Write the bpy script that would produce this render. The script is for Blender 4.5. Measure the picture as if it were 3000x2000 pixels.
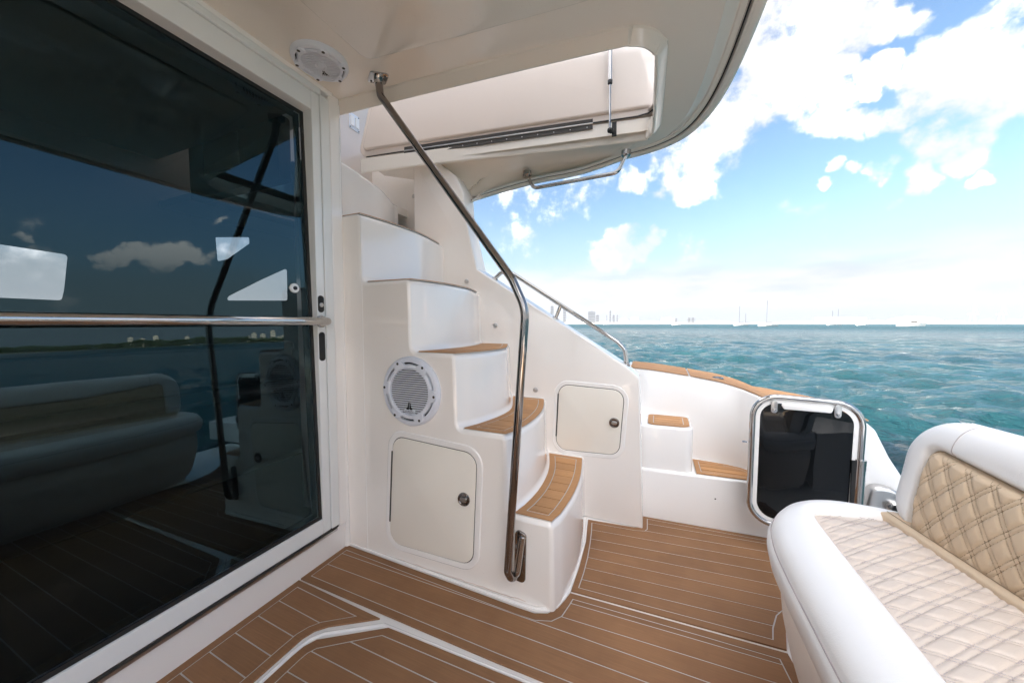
import bpy, bmesh, math, random
import numpy as np
from mathutils import Vector, Matrix, noise as mnoise
from mathutils.geometry import tessellate_polygon

scene = bpy.context.scene
C = scene.collection
for o in list(bpy.data.objects):
    bpy.data.objects.remove(o)

# ------------------------------------------------------------------ camera
EYE = 1.05
YAW = math.atan(.42)
PIT = math.atan(.052)
cam_d = bpy.data.cameras.new('camera')
cam = bpy.data.objects.new('camera', cam_d)
C.objects.link(cam)
cam.location = (0, 0, EYE)
cam.rotation_euler = (math.pi / 2 - PIT, 0, YAW)
cam_d.sensor_width = 36
cam_d.lens = 12.0
cam_d.clip_start = .02
cam_d.clip_end = 30000
scene.camera = cam

# ------------------------------------------------------------------ colour / exposure
scene.view_settings.view_transform = 'Standard'
scene.view_settings.look = 'None'
scene.view_settings.gamma = 1
scene.view_settings.use_curve_mapping = False
scene.view_settings.exposure = 3.78

SUN_EL = math.radians(24)
SUN_DIR = Vector((-.74 * math.cos(SUN_EL), -.67 * math.cos(SUN_EL), math.sin(SUN_EL))).normalized()   # towards the sun
sd = bpy.data.lights.new('sun', 'SUN')
sd.energy = 2.2
sd.angle = math.radians(.5)
sd.color = (1, .9, .78)
so = bpy.data.objects.new('sun', sd)
so.rotation_euler = SUN_DIR.to_track_quat('Z', 'Y').to_euler()
C.objects.link(so)

# ------------------------------------------------------------------ pixel -> direction (used to aim the far things and the clouds)
K = 1.2755
FW = Vector((-math.sin(YAW) * math.cos(PIT), math.cos(YAW) * math.cos(PIT), -math.sin(PIT)))
RT = Vector((math.cos(YAW), math.sin(YAW), 0))
UP = RT.cross(FW)
def ray(x, y):
    return FW + RT * ((x - 1500) / 1000.) - UP * ((y - 1000) / 1000.)

# ------------------------------------------------------------------ world: Nishita sky with procedural clouds
world = bpy.data.worlds.new('World')
scene.world = world
world.use_nodes = True
wn, wl = world.node_tree.nodes, world.node_tree.links
wn.clear()
class NT:
    """tiny node helper"""
    def __init__(s, tree): s.t = tree; s.n = tree.nodes; s.l = tree.links
    def node(s, typ, **kw):
        n = s.n.new(typ)
        for k, v in kw.items(): setattr(n, k, v)
        return n
    def put(s, sock, v):
        if isinstance(v, bpy.types.NodeSocket): s.l.new(v, sock)
        elif v is not None: sock.default_value = v
    def math(s, op, a, b=None, c=None, clamp=False):
        n = s.node('ShaderNodeMath', operation=op); n.use_clamp = clamp
        s.put(n.inputs[0], a)
        if b is not None: s.put(n.inputs[1], b)
        if c is not None: s.put(n.inputs[2], c)
        return n.outputs[0]
    def vmath(s, op, a, b=None, scale=None):
        n = s.node('ShaderNodeVectorMath', operation=op)
        s.put(n.inputs[0], a)
        if b is not None: s.put(n.inputs[1], b)
        if scale is not None: s.put(n.inputs['Scale'], scale)
        return n.outputs['Value'] if op in ('DOT_PRODUCT', 'LENGTH') else n.outputs[0]
    def mrange(s, v, a, b, c=0., d=1., typ='SMOOTHSTEP'):
        n = s.node('ShaderNodeMapRange', interpolation_type=typ)
        s.put(n.inputs['Value'], v)
        for k, q in (('From Min', a), ('From Max', b), ('To Min', c), ('To Max', d)): n.inputs[k].default_value = q
        return n.outputs['Result']
    def noise(s, vec, scale, detail=6, rough=.55, dist=0., dims='3D'):
        n = s.node('ShaderNodeTexNoise', noise_dimensions=dims)
        if vec is not None: s.put(n.inputs['Vector'], vec)
        n.inputs['Scale'].default_value = scale; n.inputs['Detail'].default_value = detail
        n.inputs['Roughness'].default_value = rough; n.inputs['Distortion'].default_value = dist
        return n.outputs['Fac']
    def mix(s, fac, a, b):
        n = s.node('ShaderNodeMix', data_type='RGBA')
        s.put(n.inputs['Factor'], fac); s.put(n.inputs['A'], a); s.put(n.inputs['B'], b)
        return n.outputs['Result']
    # colour sockets of Mix need the RGBA ones
def mixc(w, fac, a, b):
    n = w.node('ShaderNodeMix', data_type='RGBA')
    w.put(n.inputs[0], fac); w.put(n.inputs[6], a); w.put(n.inputs[7], b)
    return n.outputs[2]

W = NT(world.node_tree)
sky = W.node('ShaderNodeTexSky', sky_type='NISHITA')
sky.sun_disc = False
sky.sun_elevation = SUN_EL
sky.sun_rotation = math.atan2(SUN_DIR.x, SUN_DIR.y)
sky.air_density = 1.0; sky.dust_density = 1.4; sky.ozone_density = 2.0
tc = W.node('ShaderNodeTexCoord')
DIR = W.vmath('NORMALIZE', tc.outputs['Generated'])
sep = W.node('ShaderNodeSeparateXYZ'); W.put(sep.inputs[0], DIR)
Z = sep.outputs['Z']
warp = W.node('ShaderNodeTexNoise'); W.put(warp.inputs['Vector'], DIR)
warp.inputs['Scale'].default_value = 5; warp.inputs['Detail'].default_value = 5
wv = W.vmath('SUBTRACT', warp.outputs['Color'], (.5, .5, .5))
wv = W.vmath('SCALE', wv, scale=.20)
warp2 = W.node('ShaderNodeTexNoise'); W.put(warp2.inputs['Vector'], DIR); warp2.inputs['Scale'].default_value = 22; warp2.inputs['Detail'].default_value = 5
wv = W.vmath('ADD', wv, W.vmath('SCALE', W.vmath('SUBTRACT', warp2.outputs['Color'], (.5, .5, .5)), scale=.05))
DW = W.vmath('NORMALIZE', W.vmath('ADD', DIR, wv))
fine = W.noise(DIR, 9, 9, .62)
# blobs: photo position (2352 px wide view), radius, strength
blobs = [(1790,70,150,1),(1900,50,120,1),(1745,210,140,1),(1650,310,100,1),(1590,365,70,.95),(1530,385,45,.85),(1850,230,75,.9),(1960,90,45,.8),
 (1920,170,45,.75),(2050,30,55,.9),(2130,20,50,.85),(2190,10,40,.8),(2300,50,75,1),(2225,95,80,1),(2160,150,70,1),(2270,190,100,1),(2170,230,85,1),(2085,270,65,.95),
 (2230,290,70,.95),(2120,330,60,.9),(2010,290,45,.85),(1930,315,50,.9),(1880,300,38,.85),(2345,130,60,.9),(2060,145,26,.62),(1990,190,24,.6),(1460,405,26,.6),(1570,400,30,.66),
 (1905,412,17,.6),(1962,405,18,.62),(2022,400,20,.64),(2120,395,26,.7),(2270,380,17,.6),(2062,440,13,.55),(1890,457,12,.55),(2120,250,40,.9),
 (1440,560,44,.95),(1490,552,38,.95),(1390,585,36,.9),(1250,470,100,.6),(1350,440,70,.55),(1170,500,80,.6),(1500,420,40,.55)]
refl = [(75,478,20,.9),(110,486,22,1.),(150,492,14,.8),(215,482,14,.8),(250,488,18,.95),(290,495,18,.95),(330,500,16,.9),(230,515,18,.95),(275,520,22,1.),(320,525,20,1.),(365,522,22,1.),(410,530,20,1.),(380,545,18,.9),(440,545,20,.95),(470,552,14,.8),(400,560,12,.8),(450,565,12,.75),(165,605,26,1.),(150,625,20,.9),(520,478,8,.6),(30,445,12,.6)]
cur = None
def addblob(d, rad, st):
    global cur
    dt = W.vmath('DOT_PRODUCT', DW, tuple(d))
    v = W.mrange(dt, math.cos(rad * 1.6), math.cos(rad * .12), 0., st)
    cur = v if cur is None else W.math('MAXIMUM', cur, v)
for x, y, r, st in blobs:
    d = ray(x * K, y * K); L = d.length
    if r < 31: r *= 1.45; st = 1.0
    addblob(d.normalized(), r * K / 1000. / L ** 1.5 * .95, st)
for x, y, r, st in refl:
    d = ray(x * K, y * K); L = d.length; d.x = -d.x
    addblob(d.normalized(), r * 1.25 * K / 1000. / L ** 1.5, st * .95)
# generic scattered clouds in the part of the sky the photograph does not show
flat = W.node('ShaderNodeCombineXYZ')
zz = W.math('ADD', W.math('MAXIMUM', Z, 0.), .12)
W.put(flat.inputs[0], W.math('DIVIDE', sep.outputs['X'], zz)); W.put(flat.inputs[1], W.math('DIVIDE', sep.outputs['Y'], zz))
gen = W.noise(flat.outputs[0], .9, 7, .6)
back = W.mrange(W.vmath('DOT_PRODUCT', DIR, tuple(Vector((.35, .93, .0)).normalized())), .05, -.35)
up_ = W.mrange(Z, .62, .8)
gfac = W.math('MULTIPLY', W.mrange(gen, .34, .56), W.math('MAXIMUM', back, up_))
cur = W.math('MAXIMUM', cur, W.math('MULTIPLY', gfac, .95))
dens = W.math('ADD', cur, W.math('MULTIPLY', W.math('SUBTRACT', fine, .5), 3.8))
cl = W.math('POWER', W.mrange(dens, .30, 1.05), 1.5)
# low white bank above the horizon
bn = W.noise(W.vmath('MULTIPLY', DIR, (1, 1, 2.6)), 6, 7, .6)
bank = W.mrange(W.math('SUBTRACT', W.math('ADD', Z, W.math('MULTIPLY', W.math('SUBTRACT', bn, .5), -.10)), 0.), .185, .10)
bk2 = W.mrange(W.vmath('DOT_PRODUCT', DIR, tuple(ray(1500 * K, 743 * K).normalized())), .55, .9)
bank = W.math('MULTIPLY', bank, W.math('ADD', W.math('MULTIPLY', bk2, .45), .48))
shade = W.noise(W.vmath('ADD', DIR, (.0, .0, .035)), 7.5, 6, .55)
ccol = mixc(W, W.mrange(shade, .40, .60), (1.0, .965, .94, 1), (.54, .55, .59, 1))
# clouds low in the aft sky take the pink of the low sun
pink = W.math('MULTIPLY', W.mrange(W.vmath('DOT_PRODUCT', DIR, (.97, .22, .1)), .75, .9), 1.)
ccol = mixc(W, pink, ccol, (3.6, 2.5, 2.2, 1))
skyc = W.vmath('SCALE', sky.outputs[0], scale=.0205)
hs = W.node('ShaderNodeHueSaturation'); hs.inputs['Saturation'].default_value = 1.04; hs.inputs['Hue'].default_value = .497
hs.inputs['Value'].default_value = 1.0
W.put(hs.inputs['Color'], skyc)
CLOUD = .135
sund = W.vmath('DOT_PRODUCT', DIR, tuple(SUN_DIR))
ccs = W.vmath('SCALE', ccol, scale=W.math('MULTIPLY', W.mrange(sund, -.35, .6, 1., 5.0), CLOUD))  # clouds brightened toward the unseen sun side, added to light the cockpit
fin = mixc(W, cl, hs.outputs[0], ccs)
bst = W.noise(W.vmath('MULTIPLY', DIR, (1, 1, 5)), 5, 6, .6)
bcol = mixc(W, W.mrange(bst, .42, .68), (.070, .070, .0705, 1), (.055, .060, .066, 1))
hz_ = W.mrange(Z, .34, .02)
fin = mixc(W, W.math('MULTIPLY', hz_, .92), fin, (.047, .060, .069, 1))
fin = mixc(W, bank, fin, bcol)
fin = mixc(W, W.math('MULTIPLY', W.mrange(Z, .085, .012), .85), fin, (.050, .0555, .0625, 1))
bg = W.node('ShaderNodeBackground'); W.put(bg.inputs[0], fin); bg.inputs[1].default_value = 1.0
wo = W.node('ShaderNodeOutputWorld'); W.put(wo.inputs[0], bg.outputs[0])

# ------------------------------------------------------------------ materials
def mat(name, col, rough=.5, metal=0., spec=.5, coat=0., coat_rough=.05, build=None):
    m = bpy.data.materials.new(name); m.use_nodes = True
    t = NT(m.node_tree)
    b = m.node_tree.nodes['Principled BSDF']
    b.inputs['Base Color'].default_value = (*col, 1)
    b.inputs['Roughness'].default_value = rough
    b.inputs['Metallic'].default_value = metal
    b.inputs['Specular IOR Level'].default_value = spec
    b.inputs['Coat Weight'].default_value = coat
    b.inputs['Coat Roughness'].default_value = coat_rough
    if build: build(t, b)
    return m
def objcoord(t): return t.node('ShaderNodeTexCoord').outputs['Object']
def geo(t): return t.node('ShaderNodeNewGeometry').outputs['Position']
def bump(t, b, h, strength, dist):
    n = t.node('ShaderNodeBump'); n.inputs['Strength'].default_value = strength; n.inputs['Distance'].default_value = dist
    t.put(n.inputs['Height'], h); t.put(b.inputs['Normal'], n.outputs[0])
def gel(base, var=.04, dirt=.0):
    def f(t, b):
        p = geo(t)
        n1 = t.noise(p, 1.6, 3, .5)
        c = mixc(t, t.mrange(n1, .3, .7), (*[x * (1 - var * .6) for x in base], 1), (*[min(.95, x * (1 + var * .4)) for x in base], 1))
        if dirt:
            n2 = t.noise(p, 260, 2, .5)
            sp = t.mrange(n2, .735, .76)
            c = mixc(t, t.math('MULTIPLY', sp, dirt), c, (.25, .2, .15, 1))
        t.put(b.inputs['Base Color'], c)
        n3 = t.noise(p, 7, 3, .5)
        bump(t, b, n3, .2, .002)
        t.put(b.inputs['Roughness'], t.mrange(t.noise(p, 3, 3, .5), .3, .75, .11, .18))
    return f
M = {}
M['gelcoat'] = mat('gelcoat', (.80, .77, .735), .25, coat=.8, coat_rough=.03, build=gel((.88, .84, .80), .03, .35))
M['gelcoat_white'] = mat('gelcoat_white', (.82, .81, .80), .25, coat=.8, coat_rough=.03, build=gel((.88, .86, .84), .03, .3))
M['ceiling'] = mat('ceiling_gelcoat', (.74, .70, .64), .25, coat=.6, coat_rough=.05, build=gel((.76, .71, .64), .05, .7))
M['cream'] = mat('locker_cream', (.72, .67, .58), .3, coat=.4, build=gel((.85, .81, .735), .03, .2))
M['lid'] = mat('lid_cream', (.72, .63, .56), .3, coat=.4, build=gel((.70, .615, .55), .03, .2))
M['frame_white'] = mat('frame_white', (.78, .80, .80), .3, build=gel((.78, .80, .80), .02, .15))
def teak(base, grain_axis=0):
    def f(t, b):
        p = objcoord(t)
        sc = (6, 240, 60) if grain_axis == 0 else (240, 6, 60)
        g = t.noise(t.vmath('MULTIPLY', p, sc), 1.0, 4, .6)
        big = t.noise(p, 5, 4, .6)
        c = mixc(t, t.mrange(g, .3, .7, typ='LINEAR'), (*[x * .87 for x in base], 1), (*[x * 1.10 for x in base], 1))
        c = mixc(t, t.math('MULTIPLY', t.mrange(big, .35, .70), .55), c, (base[0] * .72, base[1] * .7, base[2] * .7, 1))
        st = t.mrange(t.noise(p, 17, 4, .55), .64, .80)
        c = mixc(t, t.math('MULTIPLY', st, .35), c, (.10, .06, .035, 1))
        oi = t.node('ShaderNodeObjectInfo')
        hv = t.node('ShaderNodeHueSaturation'); t.put(hv.inputs['Color'], c)
        t.put(hv.inputs['Value'], t.mrange(oi.outputs['Random'], 0, 1, .90, 1.08, 'LINEAR'))
        t.put(b.inputs['Base Color'], hv.outputs[0])
        w = t.noise(p, 900, 2, .5)
        bump(t, b, t.math('ADD', t.math('MULTIPLY', g, .6), w), .35, .0006)
    return f
M['teak'] = mat('teak_foam', (.34, .17, .075), .62, spec=.35, build=teak((.29, .148, .070)))
M['teak_light'] = mat('teak_step', (.44, .23, .10), .6, spec=.35, build=teak((.52, .27, .115)))
M['groove'] = mat('teak_groove', (.20, .095, .04), .8)
M['grime'] = mat('grimy_sealant', (.68, .56, .50), .8)
M['caulk'] = mat('caulk', (.52, .50, .48), .6)
def steel(t, b):
    p = geo(t)
    t.put(b.inputs['Roughness'], t.mrange(t.noise(p, 60, 4, .6), .3, .8, .04, .13))
M['steel'] = mat('stainless_steel', (.50, .485, .47), .07, metal=1, build=steel)
M['steel_dark'] = mat('stainless_dark', (.30, .275, .26), .05, metal=1, build=steel)
M['steel_brushed'] = mat('steel_brushed', (.55, .54, .53), .28, metal=1)
M['black'] = mat('black_rubber', (.012, .012, .012), .55)
M['dark_gap'] = mat('dark_gap', (.05, .045, .04), .8)
M['acrylic'] = mat('smoked_acrylic', (.004, .005, .006), .03, spec=.32)
M['speaker_white'] = mat('speaker_plastic', (.66, .69, .76), .38)
M['speaker_dark'] = mat('speaker_dark', (.015, .015, .017), .7)
def leather(base, scale=380, s=.25):
    def f(t, b):
        p = geo(t)
        n1 = t.noise(p, 3, 4, .6)
        c = mixc(t, n1, (*[x * .95 for x in base], 1), (*[min(x * 1.04, .9) for x in base], 1))
        t.put(b.inputs['Base Color'], c)
        v = t.node('ShaderNodeTexVoronoi'); t.put(v.inputs['Vector'], p); v.inputs['Scale'].default_value = scale
        n = t.math('ADD', t.math('MULTIPLY', v.outputs['Distance'], .5), t.math('MULTIPLY', t.noise(p, 10, 4, .6, .4), 4.5))
        bump(t, b, n, s, .0012)
    return f
M['vinyl_white'] = mat('vinyl_white', (.80, .81, .83), .42, build=leather((.84, .83, .82)))
M['vinyl_base'] = mat('vinyl_base', (.74, .72, .69), .45, build=leather((.80, .745, .69)))
M['quilt_seat'] = mat('vinyl_beige', (.66, .58, .50), .45, build=leather((.63, .545, .475)))
M['quilt_back'] = mat('vinyl_tan', (.50, .38, .24), .45, build=leather((.63, .485, .335)))
M['thread'] = mat('thread', (.44, .39, .39), .8)
M['thread_tan'] = mat('thread_tan', (.32, .24, .16), .8)
M['salon_dark'] = mat('salon_dark', (.016, .014, .012), .7)
M['salon_mid'] = mat('salon_mid', (.07, .06, .052), .6)
# tinted door glass: mirror-like surface over a dark tint
gm = bpy.data.materials.new('tinted_glass'); gm.use_nodes = True
t = NT(gm.node_tree); t.n.clear()
fr = t.node('ShaderNodeFresnel'); fr.inputs[0].default_value = 1.60
gl = t.node('ShaderNodeBsdfGlossy'); gl.inputs['Roughness'].default_value = .0; gl.inputs['Color'].default_value = (.55, .88, 1, 1)
tr = t.node('ShaderNodeBsdfTransparent')
pp = geo(t)
spots = t.mrange(t.noise(t.vmath('MULTIPLY', pp, (1, 1, 2.)), 85, 3, .6), .70, .74)
tint = mixc(t, spots, (.36, .38, .40, 1), (.22, .22, .22, 1))
t.put(tr.inputs['Color'], tint)
dif = t.node('ShaderNodeBsdfDiffuse'); dif.inputs['Color'].default_value = (.004, .004, .005, 1)
ms = t.node('ShaderNodeMixShader'); ms.inputs[0].default_value = .15; t.put(ms.inputs[1], tr.outputs[0]); t.put(ms.inputs[2], dif.outputs[0])
ms2 = t.node('ShaderNodeMixShader'); t.put(ms2.inputs[0], fr.outputs[0]); t.put(ms2.inputs[1], ms.outputs[0]); t.put(ms2.inputs[2], gl.outputs[0])
ou = t.node('ShaderNodeOutputMaterial'); t.put(ou.inputs[0], ms2.outputs[0])
M['door_glass'] = gm
def wat(t, b):
    p = geo(t)
    dist = t.vmath('LENGTH', p)
    n1 = t.noise(t.vmath('MULTIPLY', p, (1, 1.7, 1)), 3.2, 8, .62, .2)
    n2 = t.noise(t.vmath('MULTIPLY', p, (1, 1.5, 1)), .45, 5, .6, .2)
    h = t.math('ADD', t.math('MULTIPLY', n1, .11), t.math('MULTIPLY', n2, .30))
    bump(t, b, h, 1.0, 1.35)
    nv = t.noise(p, .05, 4, .6)
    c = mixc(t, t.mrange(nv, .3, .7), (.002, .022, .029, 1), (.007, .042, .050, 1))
    c = mixc(t, t.mrange(dist, 60, 900), c, (.012, .052, .066, 1))  # colour lightened with distance, standing in for lost sky reflection
    sheen = t.mrange(t.noise(t.vmath('MULTIPLY', p, (1, 2.6, 1)), 1.7, 10, .74, .5), .60, .71)
    near = t.mrange(dist, 260, 4)
    c = mixc(t, t.math('MULTIPLY', t.math('MULTIPLY', sheen, near), .85), c, (.20, .27, .285, 1))  # pale sky sheen painted into the water colour as streaks
    t.put(b.inputs['Base Color'], c)
    t.put(b.inputs['Specular IOR Level'], t.mrange(dist, 20, 420, .5, .16, 'SMOOTHSTEP')); t.put(b.inputs['Roughness'], t.mrange(dist, 8, 300, .05, .36, 'SMOOTHSTEP'))
    b.inputs['IOR'].default_value = 1.33
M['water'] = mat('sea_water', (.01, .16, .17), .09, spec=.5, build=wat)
M['tower_grey'] = mat('tower_grey', (.135, .15, .175), .5)
M['tower_pale'] = mat('tower_pale', (.52, .54, .56), .6)
M['bld_white'] = mat('building_white', (.50, .49, .46), .6)
M['bld_warm'] = mat('building_warm', (.80, .56, .42), .6)
M['bld_window'] = mat('building_window', (.06, .07, .09), .2)
M['orange'] = mat('orange_paint', (.75, .30, .12), .5)
M['blue'] = mat('blue_paint', (.15, .35, .62), .5)
M['boat_white'] = mat('boat_white', (.72, .72, .72), .3)
def folg(t, b):
    n = t.noise(geo(t), .25, 5, .6)
    t.put(b.inputs['Base Color'], mixc(t, n, (.016, .026, .010, 1), (.045, .062, .022, 1)))
M['foliage'] = mat('mangrove_foliage', (.03, .045, .018), .8, build=folg)
M['sand'] = mat('shore_ground', (.42, .39, .33), .9)

# ------------------------------------------------------------------ object helpers
LOC = {}
def link(name, verts, faces, m, parent=None, smooth=30, origin=None):
    me = bpy.data.meshes.new(name)
    off = LOC.get(parent.name, Vector((0, 0, 0))) if parent is not None else Vector((0, 0, 0))
    if origin is None: origin = Vector((0, 0, 0)) if parent is not None else (off if parent else Vector(verts[0]) * 0)
    o_abs = off + (Vector(origin) if parent is None else Vector((0, 0, 0)))
    me.from_pydata([tuple(Vector(v) - o_abs) for v in verts], [], [tuple(f) for f in faces])
    me.update()
    me.materials.append(m)
    if smooth is not None:
        me.polygons.foreach_set('use_smooth', [True] * len(me.polygons))
        me.set_sharp_from_angle(angle=math.radians(smooth))
    o = bpy.data.objects.new(name, me); C.objects.link(o)
    if parent is not None: o.parent = parent; LOC[o.name] = off
    else: o.location = o_abs; LOC[o.name] = o_abs
    return o
def thing(name, label, cat, loc=(0, 0, 0), group=None):
    o = bpy.data.objects.new(name, None); C.objects.link(o); o.location = loc; LOC[o.name] = Vector(loc)
    o.empty_display_size = .05
    return tag(o, label, cat, group)
def tag(o, label, cat, group=None):
    o['label'] = label; o['category'] = cat
    if group: o['group'] = group
    return o
class MB:
    def __init__(s): s.v = []; s.f = []
    def add(s, v, f):
        n = len(s.v); s.v += [tuple(x) for x in v]; s.f += [tuple(i + n for i in q) for q in f]; return s
    def box(s, a, b):
        x0, y0, z0 = a; x1, y1, z1 = b
        return s.add([(x0,y0,z0),(x1,y0,z0),(x1,y1,z0),(x0,y1,z0),(x0,y0,z1),(x1,y0,z1),(x1,y1,z1),(x0,y1,z1)],
                     [(0,3,2,1),(4,5,6,7),(0,1,5,4),(1,2,6,5),(2,3,7,6),(3,0,4,7)])
    def build(s, name, m, parent=None, smooth=30, origin=None): return link(name, s.v, s.f, m, parent, smooth, origin)
def struct(o): o['kind'] = 'structure'; return o

def fillet2(pts, r, n=5, closed=True):
    """round the corners of a 2-D polyline; r may be a list"""
    out = []; N = len(pts)
    for i, p in enumerate(pts):
        rr = r[i] if isinstance(r, (list, tuple)) else r
        if (not closed and i in (0, N - 1)) or rr <= 0: out.append(tuple(p)); continue
        a = Vector(pts[i - 1]); b = Vector(p); c = Vector(pts[(i + 1) % N])
        u = (a - b); w = (c - b); lu, lw = u.length, w.length
        if lu < 1e-9 or lw < 1e-9: continue
        u /= lu; w /= lw
        ang = u.angle(w)
        if ang > math.pi - .02: out.append(tuple(p)); continue
        dd = min(rr / math.tan(ang / 2), lu * .48, lw * .48)
        r2 = dd * math.tan(ang / 2)
        cen = b + (u + w).normalized() * (r2 / math.sin(ang / 2))
        s0 = b + u * dd - cen; s1 = b + w * dd - cen
        tot = s0.angle(s1)
        for k in range(n + 1):
            q = k / n
            v = (s0 * math.sin((1 - q) * tot) + s1 * math.sin(q * tot)) / math.sin(tot) if tot > 1e-5 else s0
            out.append(tuple(cen + v))
    return out
def area2(p): return sum(p[i - 1][0] * p[i][1] - p[i][0] * p[i - 1][1] for i in range(len(p))) / 2
def offset2(p, d):
    """inset a closed polygon (d>0 shrinks), miter joints"""
    s = 1 if area2(p) > 0 else -1; out = []; N = len(p)
    for i in range(N):
        a = Vector(p[i - 1]); b = Vector(p[i]); c = Vector(p[(i + 1) % N])
        e1 = (b - a).normalized(); e2 = (c - b).normalized()
        n1 = Vector((-e1.y, e1.x)) * s; n2 = Vector((-e2.y, e2.x)) * s
        m = n1 + n2
        if m.length < 1e-6: m = n1
        m = m.normalized(); k = max(.35, m.dot(n1))
        out.append(tuple(b + m * (d / k)))
    return out
def clip2(p, a, n):
    """keep the side where (x-a).n >= 0"""
    out = []
    for i in range(len(p)):
        P = Vector(p[i - 1]); Q = Vector(p[i]); dp = (P - a).dot(n); dq = (Q - a).dot(n)
        if (dp >= 0) != (dq >= 0): out.append(tuple(P + (Q - P) * (dp / (dp - dq))))
        if dq >= 0: out.append(tuple(Q))
    return out
def prism(poly, z0, z1, mapf=None, bev=0.):
    """closed polygon (2-D) extruded between z0 and z1; mapf(u,v,w)->xyz; bev rounds the z1 edge"""
    mapf = mapf or (lambda u, v, w: (u, v, w))
    if area2(poly) < 0: poly = poly[::-1]
    N = len(poly); rings = [(poly, z0)]
    if bev:
        sg = 1 if z1 > z0 else -1
        for k in range(4):
            a = math.pi / 2 * k / 3
            rings.append((offset2(poly, bev * (1 - math.cos(a))), z1 - sg * bev * (1 - math.sin(a))))
    else: rings.append((poly, z1))
    v = []; f = []
    for pl, z in rings: v += [mapf(x, y, z) for x, y in pl]
    for r in range(len(rings) - 1):
        for i in range(N):
            j = (i + 1) % N
            f.append((r * N + i, r * N + j, (r + 1) * N + j, (r + 1) * N + i))
    b = (len(rings) - 1) * N
    f.append(tuple(b + i for i in range(N))); f.append(tuple(range(N))[::-1])
    return v, f
def fixn(o):
    bm = bmesh.new(); bm.from_mesh(o.data); bmesh.ops.recalc_face_normals(bm, faces=bm.faces); bm.to_mesh(o.data); bm.free(); return o
def ringprism(outer, inner, z0, z1, mapf=None):
    mapf = mapf or (lambda u, v, w: (u, v, w))
    N = len(outer)
    v = [mapf(x, y, z1) for x, y in outer] + [mapf(x, y, z1) for x, y in inner] + [mapf(x, y, z0) for x, y in outer] + [mapf(x, y, z0) for x, y in inner]
    f = []
    for i in range(N):
        j = (i + 1) % N
        f += [(i, j, N + j, N + i), (2*N + i, 2*N + j, j, i), (N + i, N + j, 3*N + j, 3*N + i)]
    return v, f
def fillet3(pts, r, n=6):
    pts = [Vector(p) for p in pts]; out = [pts[0]]
    for i in range(1, len(pts) - 1):
        a, b, c = pts[i - 1], pts[i], pts[i + 1]
        u = (a - b); w = (c - b); lu, lw = u.length, w.length; u.normalize(); w.normalize()
        rr = r[i] if isinstance(r, (list, tuple)) else r
        ang = u.angle(w)
        if rr <= 0 or ang > math.pi - .03: out.append(b); continue
        dd = min(rr / math.tan(ang / 2), lu * .48, lw * .48)
        p0 = b + u * dd; p1 = b + w * dd
        for k in range(n + 1):
            q = k / n; out.append(p0 * (1 - q) ** 2 + b * 2 * q * (1 - q) + p1 * q * q)
    out.append(pts[-1]); return out
def tube(pts, r, seg=14, closed=False, caps=True):
    pts = [Vector(p) for p in pts]; N = len(pts); v = []; f = []
    def tan(i):
        if closed: return (pts[(i + 1) % N] - pts[i - 1]).normalized()
        return (pts[min(i + 1, N - 1)] - pts[max(i - 1, 0)]).normalized()
    t0 = tan(0); nrm = t0.orthogonal().normalized(); prev = t0
    for i in range(N):
        tt = tan(i)
        ax = prev.cross(tt)
        if ax.length > 1e-7: nrm = Matrix.Rotation(prev.angle(tt), 3, ax.normalized()) @ nrm
        nrm = (nrm - tt * nrm.dot(tt)).normalized(); bn = tt.cross(nrm); prev = tt
        rr = r[i] if isinstance(r, (list, tuple)) else r
        for k in range(seg):
            a = 2 * math.pi * k / seg
            v.append(pts[i] + (nrm * math.cos(a) + bn * math.sin(a)) * rr)
    for i in range(N if closed else N - 1):
        j = (i + 1) % N
        sh = 0
        if closed and j == 0:   # align the seam
            d = [(v[k] - v[i * seg]).length for k in range(seg)]; sh = d.index(min(d))
        for k in range(seg):
            f.append((i * seg + k, i * seg + (k + 1) % seg, j * seg + (k + 1 + sh) % seg, j * seg + (k + sh) % seg))
    if caps and not closed: f += [tuple(range(seg))[::-1], tuple((N - 1) * seg + k for k in range(seg))]
    return v, f
def lathe(prof, origin, axis, seg=32, up=None):
    """prof: (radius, height along axis)"""
    ax = Vector(axis).normalized(); u = Vector(up).normalized() if up else ax.orthogonal().normalized(); w = ax.cross(u); o = Vector(origin)
    v = []; f = []
    for r, h in prof:
        for k in range(seg):
            a = 2 * math.pi * k / seg; v.append(o + ax * h + (u * math.cos(a) + w * math.sin(a)) * r)
    for i in range(len(prof) - 1):
        for k in range(seg): f.append((i * seg + k, i * seg + (k + 1) % seg, (i + 1) * seg + (k + 1) % seg, (i + 1) * seg + k))
    if prof[-1][0] < .0025: f.append(tuple((len(prof) - 1) * seg + k for k in range(seg)))
    return v, f
def loft(rings, closed=False):
    N = len(rings[0]); v = []; f = []
    for r in rings: v += [tuple(p) for p in r]
    for i in range(len(rings) - 1):
        for k in range(N if closed else N - 1):
            j = (k + 1) % N; f.append((i * N + k, i * N + j, (i + 1) * N + j, (i + 1) * N + k))
    return v, f
def rect(x0, y0, x1, y1): return [(x0, y0), (x1, y0), (x1, y1), (x0, y1)]
def interp(pts, x):
    if x <= pts[0][0]: return pts[0][1]
    for (a, b), (c, d) in zip(pts, pts[1:]):
        if x <= c: return b + (d - b) * (x - a) / (c - a)
    return pts[-1][1]
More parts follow.
